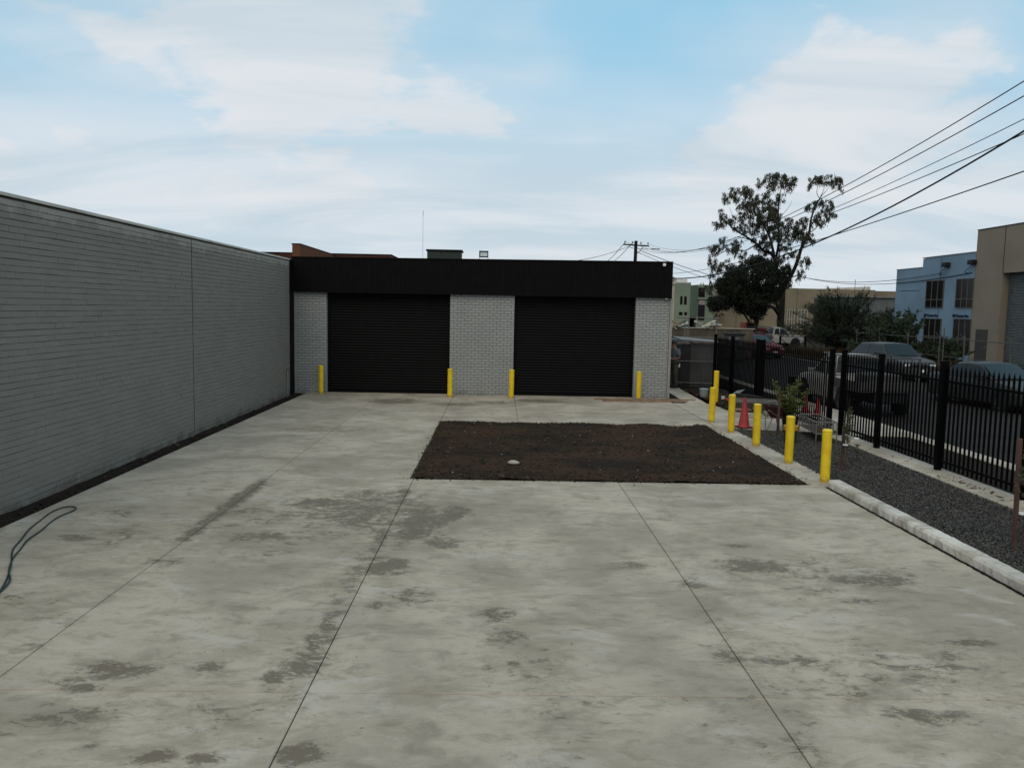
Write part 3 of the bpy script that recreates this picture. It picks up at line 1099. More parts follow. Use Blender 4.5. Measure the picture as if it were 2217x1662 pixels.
fen = thing('picket_fence', 'black steel picket fence along the gravel bed beside the road', 'fence', (8.2, 13.5, 0))
run(fen, (8.28, 7.56), (8.05, 18.55), [0.0, 0.21, 0.42, 0.631, 0.841, 1.0])
gate = thing('sliding_gate', 'black steel picket sliding gate across the driveway', 'gate', (7.85, 21.4, 0))
run(gate, (7.92, 18.75), (7.86, 24.05), [0.03, 0.985], zoff=0.02)
MB().box(7.86 - 7.85, 7.93 - 7.85, 18.8 - 21.4, 24.0 - 21.4, 0.06, 0.13).build('bottom_beam', M_fence, gate)
MB().box(-0.02, 0.06, -0.2, 0.05, 0.95, 1.15).build('lock_box', M_fence, gate)
fen2 = thing('picket_fence', 'black steel picket fence beyond the gate, running back to the tin shed', 'fence', (8.0, 26.5, 0))
run(fen2, (8.05, 24.2), (8.0, 29.6), [0.02, 0.115, 0.60, 0.99])
gw = thing('gate_track', 'low black steel gate track lying along the driveway behind the pickets', 'track', (8.1, 21.4, 0.008))
MB().box(-0.03, 0.03, -2.7, 2.7, 0.0, 0.03).build('track_rail', M_fence, gw)


# ------------------------------------------------------------------ traffic cones
def cone_mat(name, c):
    return mat(name, c, 0.5, 0.35, var=0.15, scale=6, dirt=((0.08, 0.03, 0.025), 0.5))


M_cone = cone_mat('cone_red', (0.34, 0.035, 0.03))


def cone(x, y, h, label, z=0.0, tip=None):
    o = thing('traffic_cone', label, 'traffic cone', (x, y, z), random.uniform(0, 1), 'red traffic cones')
    r = 0.2 * h
    body = MB().lathe([(r * 0.98, 0.03), (r * 0.92, 0.05), (r * 0.16 + 0.012, h * 0.96), (r * 0.16 + 0.010, h), (0.02, h)], 24).build('cone_body', M_cone, o, True)
    base = MB().cbox(-r * 1.32, r * 1.32, -r * 1.32, r * 1.32, 0.0, 0.03, 0.012).build('base', mat('cone_base', (0.06, 0.012, 0.012), 0.8, 0.2), o)
    if tip is not None:
        o.rotation_euler = tip
    return o


cone(6.08, 19.55, 0.74, 'large red traffic cone standing by the gravel behind the yellow bollards', 0.0)
cone(8.83, 22.75, 0.52, 'left of the two red traffic cones standing outside the gate')
cone(8.86, 21.95, 0.52, 'right of the two red traffic cones standing outside the gate')
cone(6.98, 23.35, 0.46, 'red cone lying on its side in the rubble heap', 0.16, (rad(-78), 0, 0.4))


# ------------------------------------------------------------------ galvanised mesh barrier and frame
def frame_box(parent, w, d, h, legs, r=0.016, top=True, mesh_side=None, zlow=0.35):
    pts = [(-w / 2, -d / 2), (w / 2, -d / 2), (w / 2, d / 2), (-w / 2, d / 2)]
    b = MB()
    for z in (h, zlow):
        for i in range(4):
            p, q = pts[i], pts[(i + 1) % 4]
            b.cyl((*p, z), (*q, z), r, n=6)
    b.build('frame', M_galv, parent)
    for p in pts:
        MB().cyl((*p, 0), (*p, h), r, n=6).build('leg', M_galv, parent)
    b = MB()
    for i in range(1, 5):
        x = -w / 2 + w * i / 5
        b.cyl((x, -d / 2, zlow), (x, -d / 2, h), r * .8, n=6).cyl((x, d / 2, zlow), (x, d / 2, h), r * .8, n=6)
    b.build('upright', M_galv, parent)


def wire_mesh(parent, x0, x1, z0, z1, y, pitch=0.03):
    b = MB()
    k = int((x1 - x0) / pitch)
    for i in range(k + 1):
        x = x0 + (x1 - x0) * i / k
        b.box(x - .002, x + .002, y - .002, y + .002, z0, z1)
    k = int((z1 - z0) / pitch)
    for i in range(k + 1):
        z = z0 + (z1 - z0) * i / k
        b.box(x0, x1, y - .0045, y - .002, z - .002, z + .002)
    b.build('wire_mesh', M_galv, parent)


bar = thing('mesh_barrier', 'galvanised frame with wire mesh panel standing behind the large red cone', 'barrier', (6.55, 20.25, 0.002), rad(-14))
b = MB()
for z in (0.60, 0.54, 0.22, 0.17):
    b.cyl((-0.55, 0, z), (0.55, 0, z), 0.014, n=6)
for z in (0.60, 0.54):
    b.cyl((-0.55, 0.35, z), (0.55, 0.35, z), 0.012, n=6)
for x in (-0.55, 0.55):
    b.cyl((x, 0, 0.57), (x, 0.35, 0.57), 0.012, n=6)
b.build('frame', M_galv, bar)
for x, y, dy in ((-0.55, 0, -0.06), (0.55, 0, -0.1), (-0.55, 0.35, 0.08), (0.55, 0.35, 0.12)):
    MB().cyl((x, y, 0.6), (x + (0.05 if x > 0 else -.05), y + dy, 0), 0.014, n=6).build('leg', M_galv, bar)
b = MB()
for x in (-0.3, 0.02, 0.33):
    b.cyl((x, 0, 0.17), (x, 0, 0.58), 0.013, n=6)
b.build('upright', M_galv, bar)
wire_mesh(bar, -0.52, 0.52, 0.225, 0.53, 0.0, 0.035)

tr = thing('cage_trolley', 'galvanised open wire cage on legs standing on the gravel by the fence', 'cage', (7.32, 18.1, 0.0), rad(84))
frame_box(tr, 1.42, 0.44, 0.46, 4, 0.013, zlow=0.2)
wire_mesh(tr, -0.70, 0.70, 0.21, 0.45, -0.216, 0.05)
wire_mesh(tr, -0.70, 0.70, 0.21, 0.45, 0.216, 0.05)
MB().box(-0.70, 0.70, -0.21, 0.21, 0.186, 0.194).build('tray', mat('rusty_plate', (0.045, 0.022, 0.02), 0.8, 0.2), tr)

# wheelbarrow tipped up behind the stake
wb = thing('wheelbarrow', 'dark red wheelbarrow tipped up beside the potted shrub', 'wheelbarrow', (6.88, 19.25, 0.0), rad(215))
wb.scale = (.85, .85, .9)
M_wb = mat('wheelbarrow_red', (0.04, 0.011, 0.010), 0.6, 0.3, var=0.3, scale=5)
bm = MB()
a = [(-.42, -.28, .62), (.38, -.33, .66), (.38, .33, .66), (-.42, .28, .62)]
c = [(-.22, -.16, .36), (.22, -.2, .34), (.22, .2, .34), (-.22, .16, .36)]
bm.add(a + c, [(0, 1, 5, 4), (1, 2, 6, 5), (2, 3, 7, 6), (3, 0, 4, 7), (4, 5, 6, 7)])
tray = bm.build('tray', M_wb, wb)
tray.modifiers.new('t', 'SOLIDIFY').thickness = 0.008
for s in (-1, 1):
    MB().tube([(-.62, s * .05, .17), (-.2, s * .16, .33), (.4, s * .22, .40), (.95, s * .27, .62)], 0.016, 6).build('handle', M_galv, wb)
    MB().tube([(.1, s * .19, .36), (.25, s * .24, .02), (.36, s * .24, .02), (.42, s * .21, .4)], 0.012, 6).build('leg', M_galv, wb)
MB().lathe([(.05, -.035), (.15, -.04), (.185, -.025), (.185, .025), (.15, .04), (.05, .035)], 18, (0, 0, 0), Matrix.Translation((-.62, 0, .185)) @ Matrix.Rotation(rad(90), 4, 'X')).build('wheel', M_dark, wb, True)


# ------------------------------------------------------------------ leaves
def leaf_mesh(name, P, D, L, Wd, fold=0.25, bend=0.3):
    """one 4-triangle leaf for each point P with direction D, length L, width Wd"""
    n = len(P)
    D = D / np.linalg.norm(D, axis=1)[:, None]
    r = rng.normal(size=(n, 3))
    Sd = np.cross(D, r)
    Sd /= np.linalg.norm(Sd, axis=1)[:, None] + 1e-9
    N = np.cross(Sd, D)
    L = np.broadcast_to(L, n)[:, None]
    Wd = np.broadcast_to(Wd, n)[:, None]
    a = P
    m_ = P + D * L * 0.5 - N * L * 0.05
    l = P + D * L * 0.42 + Sd * Wd * 0.5 + N * Wd * fold
    rr = P + D * L * 0.42 - Sd * Wd * 0.5 + N * Wd * fold
    t = P + D * L - N * L * bend * 0.4
    V = np.stack([a, l, m_, rr, t], 1).reshape(-1, 3)
    F = (np.array([(0, 2, 1), (1, 2, 4), (0, 3, 2), (3, 4, 2)])[None] + 5 * np.arange(n)[:, None, None]).reshape(-1, 3)
    return np_mesh(name, V, F)


def leafmat(name, lo, hi, trans=0.2, rough=0.6):
    t = NT(name)
    g = t.node('ShaderNodeNewGeometry').outputs['Random Per Island']
    c = t.mix(g, lo, hi)
    t.fin(c, rough, 0.25)
    tb = t.node('ShaderNodeBsdfTranslucent')
    t.setin(tb.inputs[0], c)
    ms = t.node('ShaderNodeMixShader')
    ms.inputs[0].default_value = trans
    t.l.new(t.b.outputs[0], ms.inputs[1])
    t.l.new(tb.outputs[0], ms.inputs[2])
    t.l.new(ms.outputs[0], t.n['Material Output'].inputs[0])
    return t.m


M_bark = mat('grey_bark', (0.022, 0.018, 0.015), 0.9, 0.08, var=0.35, scale=2.0, bump=0.5, bscale=10)
M_stem = mat('green_stem', (0.05, 0.04, 0.025), 0.8, 0.2)
M_euc = leafmat('gum_leaf', (0.016, 0.02, 0.010), (0.062, 0.062, 0.03))
M_dense = leafmat('dense_leaf', (0.008, 0.011, 0.006), (0.024, 0.03, 0.013))
M_needle = leafmat('dark_frond', (0.014, 0.021, 0.013), (0.04, 0.052, 0.03))
M_bush = leafmat('bush_leaf', (0.016, 0.026, 0.014), (0.048, 0.066, 0.032))
M_laurel = leafmat('laurel_leaf', (0.03, 0.045, 0.012), (0.16, 0.19, 0.045))
M_young = leafmat('young_leaf', (0.05, 0.058, 0.03), (0.13, 0.14, 0.07))

# potted shrub
ps = thing('potted_shrub', 'bushy green shrub with glossy pointed leaves in a black pot by the gate', 'shrub', (6.98, 18.95, 0.0))
MB().lathe([(0.13, 0), (0.17, 0.3), (0.18, 0.31), (0.18, 0.34), (0.15, 0.34)], 20).build('pot', M_dark, ps, True)
b = MB()
LP, LD = [], []
for i in range(26):
    a = random.uniform(0, 2 * pi)
    sp = random.uniform(0.05, 0.42)
    hgt = random.uniform(0.75, 1.42) - sp * 0.35
    pts = [(0.03 * cos(a), 0.03 * sin(a), 0.33), (sp * .5 * cos(a), sp * .5 * sin(a), 0.33 + hgt * .4), (sp * cos(a), sp * sin(a), hgt)]
    if i == 0:
        pts = [(0, 0, 0.33), (0.15, -.05, .7), (0.42, -.05, 1.05)]
    b.tube(pts, [0.009, 0.006, 0.003], 5)
    for k in range(36):
        t = random.uniform(0.12, 1.0)
        q = (Vector(pts[0]).lerp(Vector(pts[1]), t * 2) if t < .5 else Vector(pts[1]).lerp(Vector(pts[2]), t * 2 - 1))
        aa = random.uniform(0, 2 * pi)
        LP.append(q)
        LD.append((cos(aa), sin(aa), random.uniform(-0.1, 0.9)))
b.build('stem', M_stem, ps)
nn = len(LP)
link('leaf', leaf_mesh('leaf', np.array(LP), np.array(LD), rng.uniform(0.08, 0.15, nn), rng.uniform(0.025, 0.045, nn)), M_laurel, ps).name = 'foliage'


def stake(x, y, h, label, lean=(0, 0)):
    o = MB().cbox(-0.022, 0.022, -0.022, 0.022, -0.05, h, 0.003).build('timber_stake', M_stake)
    o.location = (x, y, 0)
    o.rotation_euler = (lean[0], lean[1], 0.3)
    return tag(o, label, 'stake', 'garden stakes')


stake(6.50, 18.35, 1.02, 'brown timber stake in front of the potted shrub', (0, 0.01))
stake(6.35, 14.47, 0.80, 'brown timber stake tied to the slender sapling on the gravel', (0, -0.01))
stake(6.35, 9.51, 1.38, 'tall brown timber stake at the right edge of the photograph', (0, -0.03))


def sapling(x, y, h, n, label, spread=0.12, z0=0.25, dense=10):
    o = thing('sapling', label, 'sapling', (x, y, 0), 0, 'young saplings on the gravel')
    b = MB()
    P, D = [], []
    b.tube([(0, 0, -.02), (0.01, 0.01, h * .5), (-0.01, 0, h)], [0.009, 0.006, 0.002], 6)
    for i in range(n):
        t = random.uniform(z0, 1.0)
        a = random.uniform(0, 2 * pi)
        ln = spread * random.uniform(0.4, 1.2) * (1.25 - t)
        p0 = Vector((0, 0, h * t))
        p1 = p0 + Vector((cos(a) * ln, sin(a) * ln, ln * 0.9))
        b.tube([p0, p1], [0.003, 0.0015], 4)
        for k in range(dense):
            q = p0.lerp(p1, random.uniform(0.15, 1.05))
            aa = random.uniform(0, 2 * pi)
            P.append(q)
            D.append((cos(aa), sin(aa), random.uniform(-0.5, 0.8)))
    b.build('stem', M_stem, o)
    m_ = len(P)
    link('foliage', leaf_mesh('foliage', np.array(P), np.array(D), rng.uniform(0.035, 0.07, m_), rng.uniform(0.012, 0.022, m_)), M_young, o)
    tie = MB().lathe([(0.05, 0), (0.05, 0.018)], 10, (-0.03, 0, 0.45)).build('tie', M_white, o)
    return o


sapling(6.40, 14.43, 1.30, 34, 'slender young sapling on the gravel tied to a short stake', 0.13, 0.28)
sapling(6.44, 9.50, 1.35, 30, 'leafy sapling behind the tall stake at the right edge', 0.22, 0.3)
sapling(6.95, 15.2, 0.34, 12, 'tiny leafy seedling on the gravel near the fence path', 0.12, 0.1, 7)

# ------------------------------------------------------------------ buckets and small things
def bucket(x, y, r, h, label, col, lidcol=None, z=0.0, band=None, side=None):
    o = thing('bucket', label, 'bucket', (x, y, z), 0.4)
    MB().lathe([(r * .86, 0), (r, h * .97), (r * 1.04, h * .97), (r * 1.04, h), (r * .97, h), (r * .95, h * .9), (r * 0.6, h * .88)], 22).build('pail', mat('pail', col, 0.45, 0.4, var=0.1), o, True)
    if band is not None:
        MB().lathe([(r * .995, h * .72), (r * 1.05, h * .74), (r * 1.07, h * .99), (r * 1.03, h * 1.01)], 22).build('collar', mat('collar', band, 0.45, 0.4, var=0.1), o, True)
    if lidcol is not None:
        MB().lathe([(r * 1.06, h * .99), (r * 1.06, h * 1.05), (r * .9, h * 1.06), (0.01, h * 1.06)], 22).build('lid', mat('lid', lidcol, 0.45, 0.4, var=0.1), o, True)
    MB().tube([(r * 1.05 * cos(t), r * 1.05 * sin(t) * .5 - r * .5, h * .95 - 0.1 * sin(t)) for t in np.linspace(0, pi, 9)], 0.004, 5).build('handle', M_galv, o)
    if side is not None:
        MB().box(-r * 1.02, -r * .4, -r * 1.01, -r * .8, h * .1, h * .6).build('label_patch', side, o)
    return o


bucket(6.47, 17.45, 0.15, 0.37, 'dark green bucket with an orange collar behind a yellow bollard', (0.012, 0.035, 0.016), None, 0, (0.42, 0.19, 0.02), M_white)
bucket(6.78, 26.2, 0.145, 0.30, 'pale blue-white paint bucket with lid in the rubble', (0.2, 0.225, 0.235), (0.33, 0.34, 0.34))
bucket(7.05, 24.9, 0.06, 0.14, 'small white paint tin in the rubble beside the yellow bollard', (0.6, 0.62, 0.62), (0.7, 0.7, 0.7), 0.06)


def plank(x0, y0, x1, y1, w, h, z, label):
    d = Vector((x1 - x0, y1 - y0, 0))
    m_ = Matrix.Rotation(math.atan2(d.y, d.x), 4, 'Z')
    o = MB().cbox(0, d.length, -w / 2, w / 2, 0, h, 0.004, m_).build('timber_plank', M_timber)
    o.location = (x0, y0, z)
    return tag(o, label, 'plank', 'timber planks on the slab')


plank(3.05, 25.20, 6.28, 25.30, 0.10, 0.045, 0.004, 'long weathered timber plank lying nearest the right roller door')
plank(3.26, 24.72, 5.95, 24.86, 0.09, 0.04, 0.004, 'shorter weathered timber plank lying in front of the longer one')


def rock(x, y, z, sx, sy, sz, label, m_):
    bm = bmesh.new()
    bmesh.ops.create_icosphere(bm, subdivisions=2, radius=1)
    for v in bm.verts:
        v.co *= random.uniform(0.8, 1.12)
        v.co = Vector((v.co.x * sx, v.co.y * sy, v.co.z * sz))
    me = bpy.data.meshes.new('rock')
    bm.to_mesh(me)
    bm.free()
    o = link('rock', me, m_)
    o.location = (x, y, z)
    return tag(o, label, 'rock')


rock(0.31, 14.32, 0.05, 0.12, 0.07, 0.045, 'flat pale rock lying on the dark soil', M_pebble)
rock(1.62, 16.6, 0.05, 0.05, 0.04, 0.035, 'fist-sized brown clod in the middle of the soil', M_clod)

# green hose looping on the slab
hp = [(-4.62, 7.15), (-4.82, 7.74), (-5.11, 8.35), (-5.42, 8.9), (-5.56, 9.3), (-5.72, 9.75), (-5.83, 10.2), (-5.9, 10.55), (-5.88, 10.8), (-5.78, 10.87), (-5.69, 10.78), (-5.66, 10.6), (-5.68, 10.35),
      (-5.64, 10.05), (-5.55, 9.7), (-5.48, 9.3), (-5.38, 9.0), (-5.24, 8.6), (-5.04, 8.2), (-4.83, 7.85), (-4.7, 7.3)]
cp = []
for i in range(len(hp) - 1):
    p = [Vector((*hp[max(0, min(len(hp) - 1, i + k))], 0)) for k in (-1, 0, 1, 2)]
    for t in np.linspace(0, 1, 7)[:-1]:
        cp.append(0.5 * ((2 * p[1]) + (p[2] - p[0]) * t + (2 * p[0] - 5 * p[1] + 4 * p[2] - p[3]) * t * t + (3 * p[1] - p[0] - 3 * p[2] + p[3]) * t ** 3))
for i, q in enumerate(cp):
    q.z = 0.012 + 0.004 * sin(i * .3)
tag(MB().tube(cp, 0.009, 8).build('garden_hose', mat('hose_green', (0.012, 0.03, 0.022), 0.5, 0.4), None, True), 'dark green garden hose looping across the slab at the left edge', 'hose')

# rubble heap beyond the path: soil, boards, sheet
rb = grid_sheet('rubble_heap', 6.62, 7.95, 23.0, 29.0, 40, 90, lambda X, Y: 0.02 + 0.16 * np.exp(-((X - 7.4) ** 2 / .25 + (Y - 24.6) ** 2 / 2.5)) + 0.05 * np.abs(fbm(X, Y, 9, 5, .8)), M_earth)
tag(rb, 'low heap of dark earth and rubble between the side path and the fence', 'rubble')
P = np.stack([rng.uniform(6.6, 7.9, 700), rng.uniform(22.9, 28, 700), np.full(700, 0.06)], -1)
stones('rubble_stones', P, rng.gamma(2, 0.014, 700) + 0.01, M_clod, 0.7)
bd = tag(MB().cbox(-.25, .25, -.16, .16, 0, .03, .004).build('pallet_board', M_timber), 'stack of short timber boards at the edge of the rubble', 'boards')
bd.location = (6.98, 22.75, 0.05); bd.rotation_euler = (0, 0.05, 0.5)
sh = tag(MB().cbox(-.14, .14, -.34, .34, 0, .02, .003).build('metal_sheet', M_galv), 'grey metal sheet tilted on the rubble against the fence', 'metal sheet')
sh.location = (7.25, 24.2, 0.36); sh.rotation_euler = (rad(14), rad(-14), -0.75)
bx = tag(MB().prism([(-.45, 0), (.5, 0), (.36, .36), (-.25, .42)], -.35, .35).build('dark_crate', mat('dark_board', (0.022, 0.021, 0.02), 0.85, 0.1)), 'dark grey slumped box under the tilted metal sheet', 'box')
bx.location = (7.45, 23.6, 0.0); bx.rotation_euler = (0, 0, .2)

# ------------------------------------------------------------------ tin shed behind the corner
M_tin = mat('grey_tin', (0.052, 0.052, 0.05), 0.6, 0.3, var=0.2, scale=1.5, dirt=((0.03, 0.026, 0.022), 0.6))
shed = thing('tin_shed', 'low dark grey corrugated tin shed with a pale roof edge beyond the path', 'shed', (7.55, 30.6, 0))


def corr(parent, name, x0, x1, y, z0, z1, pitch, dep, m_, zs=0.0):
    V = []
    k = int((x1 - x0) / pitch) * 4
    for i in range(k + 1):
        x = x0 + (x1 - x0) * i / k
        t = i / k
        V += [(x, y - dep * sin(i * pi / 2), z0), (x, y - dep * sin(i * pi / 2), z1 + zs * t)]
    return MB().add(V, [(2 * i, 2 * i + 2, 2 * i + 3, 2 * i + 1) for i in range(k)]).build(name, m_, parent, True)


corr(shed, 'front_sheet', -0.35, 0.72, -0.6, 0.0, 1.66, 0.09, 0.012, M_tin, -0.06)
corr(shed, 'door_sheet', -0.72, -0.36, -0.62, 0.0, 1.62, 0.09, 0.008, mat('tin_door', (0.02, 0.019, 0.019), 0.7, 0.2))
MB().box(-0.70, 0.70, -0.55, 0.6, 0, 1.58).build('shed_core', M_tin, shed)
b = MB().add([(-0.8, -0.75, 1.76), (0.85, -0.75, 1.66), (0.85, 0.7, 1.70), (-0.8, 0.7, 1.82), (-0.8, -0.75, 1.80), (0.85, -0.75, 1.70), (0.85, 0.7, 1.74), (-0.8, 0.7, 1.86)],
             [(0, 1, 2, 3), (4, 5, 6, 7), (0, 1, 5, 4), (1, 2, 6, 5), (2, 3, 7, 6), (3, 0, 4, 7)]).build('roof', M_galv, shed)
MB().cyl((-0.9, -0.68, 0.98), (0.8, -0.68, 0.97), 0.012, n=6).build('rail', M_galv, shed)
MB().cyl((-0.95, -0.66, 0.17), (0.72, -0.66, 0.15), 0.014, n=6).build('foot_rail', M_galv, shed)

rk = thing('pipe_rack', 'pale galvanised pipe rack frame standing behind the tin shed', 'rack', (8.6, 34.5, 0))
for x, dx in ((-0.62, 0.0), (-0.45, 0.08), (0.72, -0.14)):
    MB().cyl((x + dx * -1, 0, 0), (x, 0, 2.55), 0.025, n=6).build('leg', M_galv, rk)
MB().cyl((-1.0, 0, 2.57), (0.85, 0, 2.57), 0.03, n=6).cyl((-1.0, 0, 1.72), (0.9, 0, 1.72), 0.02, n=6).build('rail', M_galv, rk)

fr = thing('paling_wall', 'dull brown-grey rear boundary wall behind the pipe rack', 'wall', (13.5, 52, 0))
MB().box(-3.6, 3.0, 0, 0.2, -0.1, 1.75).build('wall', mat('old_wall', (0.095, 0.08, 0.062), 0.9, 0.1, var=0.35, scale=1.2, dirt=((0.05, 0.04, 0.03), .7)), fr)
MB().box(-3.7, 3.1, -0.05, 0.25, 1.752, 1.80).build('wall_cap', M_conc, fr)
dz = thing('scrap_pile', 'pile of pale scrap and timber on top of the rear boundary wall', 'scrap')
dz.location = (12.6, 52.1, 1.8)
for i in range(14):
    m_ = Matrix.Translation((random.uniform(-2.2, 1.6), random.uniform(-.05, .1), random.uniform(.05, .3))) @ Matrix.Rotation(random.uniform(-.5, .5), 4, 'Y') @ Matrix.Rotation(random.uniform(0, 1), 4, 'Z')
    MB().box(-.5, .5, -.1, .1, -.04, .05, m_).build('offcut', random.choice([M_timber, M_coping, M_galv, M_tin]), dz)

# cabinet with stickers beside the fence
cb = thing('power_cabinet', 'dark grey cabinet with pale notices behind the fence', 'cabinet', (14.4, 49.0, 0))
MB().cbox(-.55, .55, -.25, .25, 0, 1.45, .02).build('cabinet_body', M_tin, cb)
MB().cbox(-.62, .62, -.32, .32, 1.45, 1.53, .01).build('cabinet_lid', M_dark, cb)
for x0, x1, z0, z1 in ((-.4, -.3, 1.1, 1.3), (0.0, .22, 1.2, 1.28), (-.3, .05, .55, .95), (.2, .4, .85, .98)):
    MB().box(x0, x1, -.256, -.251, z0, z1).build('notice', mat('notice_grey', (.16, .16, .16), .8, .2, var=.5, scale=12), cb)

# ================================================================== person at the building corner
def skin_mesh(name, verts, edges, radii, root, m_, parent, sub=2):
    me = bpy.data.meshes.new(name)
    me.from_pydata(verts, edges, [])
    o = bpy.data.objects.new(name, me)
    COL.objects.link(o)
    o.modifiers.new('s', 'SKIN')
    for i, r in enumerate(radii):
        sv = me.skin_vertices[0].data[i]
        sv.radius = r if isinstance(r, tuple) else (r, r)
        sv.use_root = (i == root)
    sb = o.modifiers.new('d', 'SUBSURF')
    sb.levels = sb.render_levels = sub
    dg = bpy.context.evaluated_depsgraph_get()
    me2 = bpy.data.meshes.new_from_object(o.evaluated_get(dg))
    bpy.data.objects.remove(o)
    me2.name = name
    me2.materials.clear()
    me2.materials.append(m_)
    me2.polygons.foreach_set('use_smooth', [True] * len(me2.polygons))
    return link(name, me2, None, parent)


M_skin = mat('skin', (0.20, 0.09, 0.06), 0.6, 0.3, var=0.08)
M_shirt = mat('grey_shirt', (0.105, 0.115, 0.125), 0.9, 0.1, var=0.12, scale=6)
M_trou = mat('khaki_trousers', (0.06, 0.055, 0.045), 0.9, 0.1, var=0.2, scale=5)
M_shoe = mat('dark_boots', (0.025, 0.02, 0.017), 0.8, 0.2)
M_hair = mat('dark_hair', (0.03, 0.024, 0.02), 0.7, 0.2)
# local frame: faces -x, z up, 1.74 m tall
per = thing('person', 'person in grey polo shirt and khaki trousers reading a paper by the warehouse corner', 'person', (6.50, 29.45, 0.015), rad(12))
J = dict(pel=(0, 0, .92), sp=(.02, 0, 1.12), ch=(.01, 0, 1.32), nk=(-.03, 0, 1.46), hb_=(-.07, 0, 1.56), ht=(-.085, 0, 1.66),
         hipl=(0, -.10, .88), knl=(-.03, -.12, .48), anl=(.03, -.13, .09), tol=(-.13, -.14, .04),
         hipr=(0, .10, .88), knr=(-.02, .13, .48), anr=(.05, .14, .09), tor=(-.10, .16, .04),
         shl=(.02, -.19, 1.38), ell=(.06, -.25, 1.10), wrl=(-.17, -.16, 1.06), hal=(-.25, -.12, 1.07),
         shr=(.02, .19, 1.38), elr=(.06, .25, 1.10), wrr=(-.17, .14, 1.06), har=(-.25, .10, 1.07))
names = list(J)
E_ = [('pel', 'sp'), ('sp', 'ch'), ('ch', 'nk'), ('nk', 'hb_'), ('hb_', 'ht'), ('pel', 'hipl'), ('hipl', 'knl'), ('knl', 'anl'), ('anl', 'tol'), ('pel', 'hipr'), ('hipr', 'knr'), ('knr', 'anr'), ('anr', 'tor'),
      ('ch', 'shl'), ('shl', 'ell'), ('ell', 'wrl'), ('wrl', 'hal'), ('ch', 'shr'), ('shr', 'elr'), ('elr', 'wrr'), ('wrr', 'har')]
RAD = dict(pel=(.13, .10), sp=(.13, .10), ch=(.14, .11), nk=.055, hb_=(.075, .09), ht=(.07, .085), hipl=.085, knl=.06, anl=.042, tol=.035, hipr=.085, knr=.06, anr=.042, tor=.035,
           shl=.06, ell=.045, wrl=.03, hal=(.04, .022), shr=.06, elr=.045, wrr=.03, har=(.04, .022))
V = [J[k] for k in names]
EE = [(names.index(a), names.index(b)) for a, b in E_]
RR = [RAD[k] for k in names]
# fingers and thumbs, curled round the paper
for side, hd, sg in (('l', 'hal', 1), ('r', 'har', -1)):
    h = Vector(J[hd])
    for i, (dy, ln) in enumerate(((-.028, .062), (-.010, .072), (.010, .068), (.027, .055))):
        a = h + Vector((-.03, dy, .0)); b = a + Vector((-ln * .6, 0, -.006)); c_ = b + Vector((-ln * .2, 0, -.022))
        k = len(V)
        V += [a[:], b[:], c_[:]]
        EE += [(names.index(hd), k), (k, k + 1), (k + 1, k + 2)]
        RR += [.009, .0085, .007]
    a = h + Vector((.005, sg * .035, .012)); b = a + Vector((-.035, sg * .012, .012))
    k = len(V)
    V += [a[:], b[:]]
    EE += [(names.index(hd), k), (k, k + 1)]
    RR += [.011, .009]
body = skin_mesh('body', V, EE, RR, 0, M_skin, per, 2)


def sub_skin(name, keys, grow, m_, ends=None):
    ends = ends or {}
    vs = [ends.get(k, J[k]) for k in keys]
    es = [(keys.index(a), keys.index(b)) for a, b in E_ if a in keys and b in keys]
    rs = [tuple(x + grow for x in (RAD[k] if isinstance(RAD[k], tuple) else (RAD[k], RAD[k]))) for k in keys]
    return skin_mesh(name, vs, es, rs, 0, m_, per, 2)


sub_skin('shirt', ['pel', 'sp', 'ch', 'nk', 'shl', 'ell', 'shr', 'elr'], .035, M_shirt, {'pel': (0, 0, .88), 'nk': (-.015, 0, 1.425), 'ell': (.05, -.235, 1.17), 'elr': (.05, .235, 1.17)})
sub_skin('trousers', ['pel', 'hipl', 'knl', 'anl', 'hipr', 'knr', 'anr'], .028, M_trou, {'pel': (0, 0, .93)})
for s, a, t in ((-1, 'anl', 'tol'), (1, 'anr', 'tor')):
    A, T = Vector(J[a]), Vector(J[t])
    skin_mesh('boot', [(A.x, A.y, .14), (A.x + .01, A.y, .05), (T.x - .02, T.y, .045)], [(0, 1), (1, 2)], [.07, .072, .068], 0, M_shoe, per, 2)
hm = MB().lathe([(.088, -.02), (.094, .03), (.085, .075), (.05, .105), (.0, .115)], 16, (-.065, 0, 1.64)).build('hair', M_hair, per, True)
b = MB()
b.add([(-.155, -.012, 1.575), (-.155, .012, 1.575), (-.178, 0, 1.572), (-.152, 0, 1.615)], [(0, 1, 2), (0, 2, 3), (1, 3, 2), (0, 3, 1)])
b.build('nose', M_skin, per)
for s in (-1, 1):
    MB().lathe([(0, -.009), (.007, -.005), (.009, 0), (.007, .005), (0, .009)], 8, (-.143, s * .032, 1.615)).build('eye', M_dark, per, True)
    MB().lathe([(0, -.03), (.012, -.02), (.014, .01), (0, .03)], 8, (-.06, s * .088, 1.60)).build('ear', M_skin, per, True)
MB().box(-.152, -.148, -.022, .022, 1.536, 1.542).build('mouth', mat('lips', (.2, .07, .06), .6, .3), per)
pp = tag(MB().add([(-.11, -.15, 0), (-.11, .15, 0), (.11, .15, .02), (.11, -.15, .02), (-.11, -.15, .004), (-.11, .15, .004), (.11, .15, .024), (.11, -.15, .024)],
                  [(0, 1, 2, 3), (4, 5, 6, 7), (0, 1, 5, 4), (1, 2, 6, 5), (2, 3, 7, 6), (3, 0, 4, 7)]).build('paper_sheet', M_white), 'white sheet of paper held by the person at the corner', 'paper')
pp.location = (6.24, 29.43, 1.105)
tb_ = tag(MB().cbox(-.03, .03, -.05, .05, -.08, .08, .01).build('tool_pouch', M_white), 'small white cloth hanging from the back pocket of the person', 'cloth')
tb_.location = (6.63, 29.36, .86)


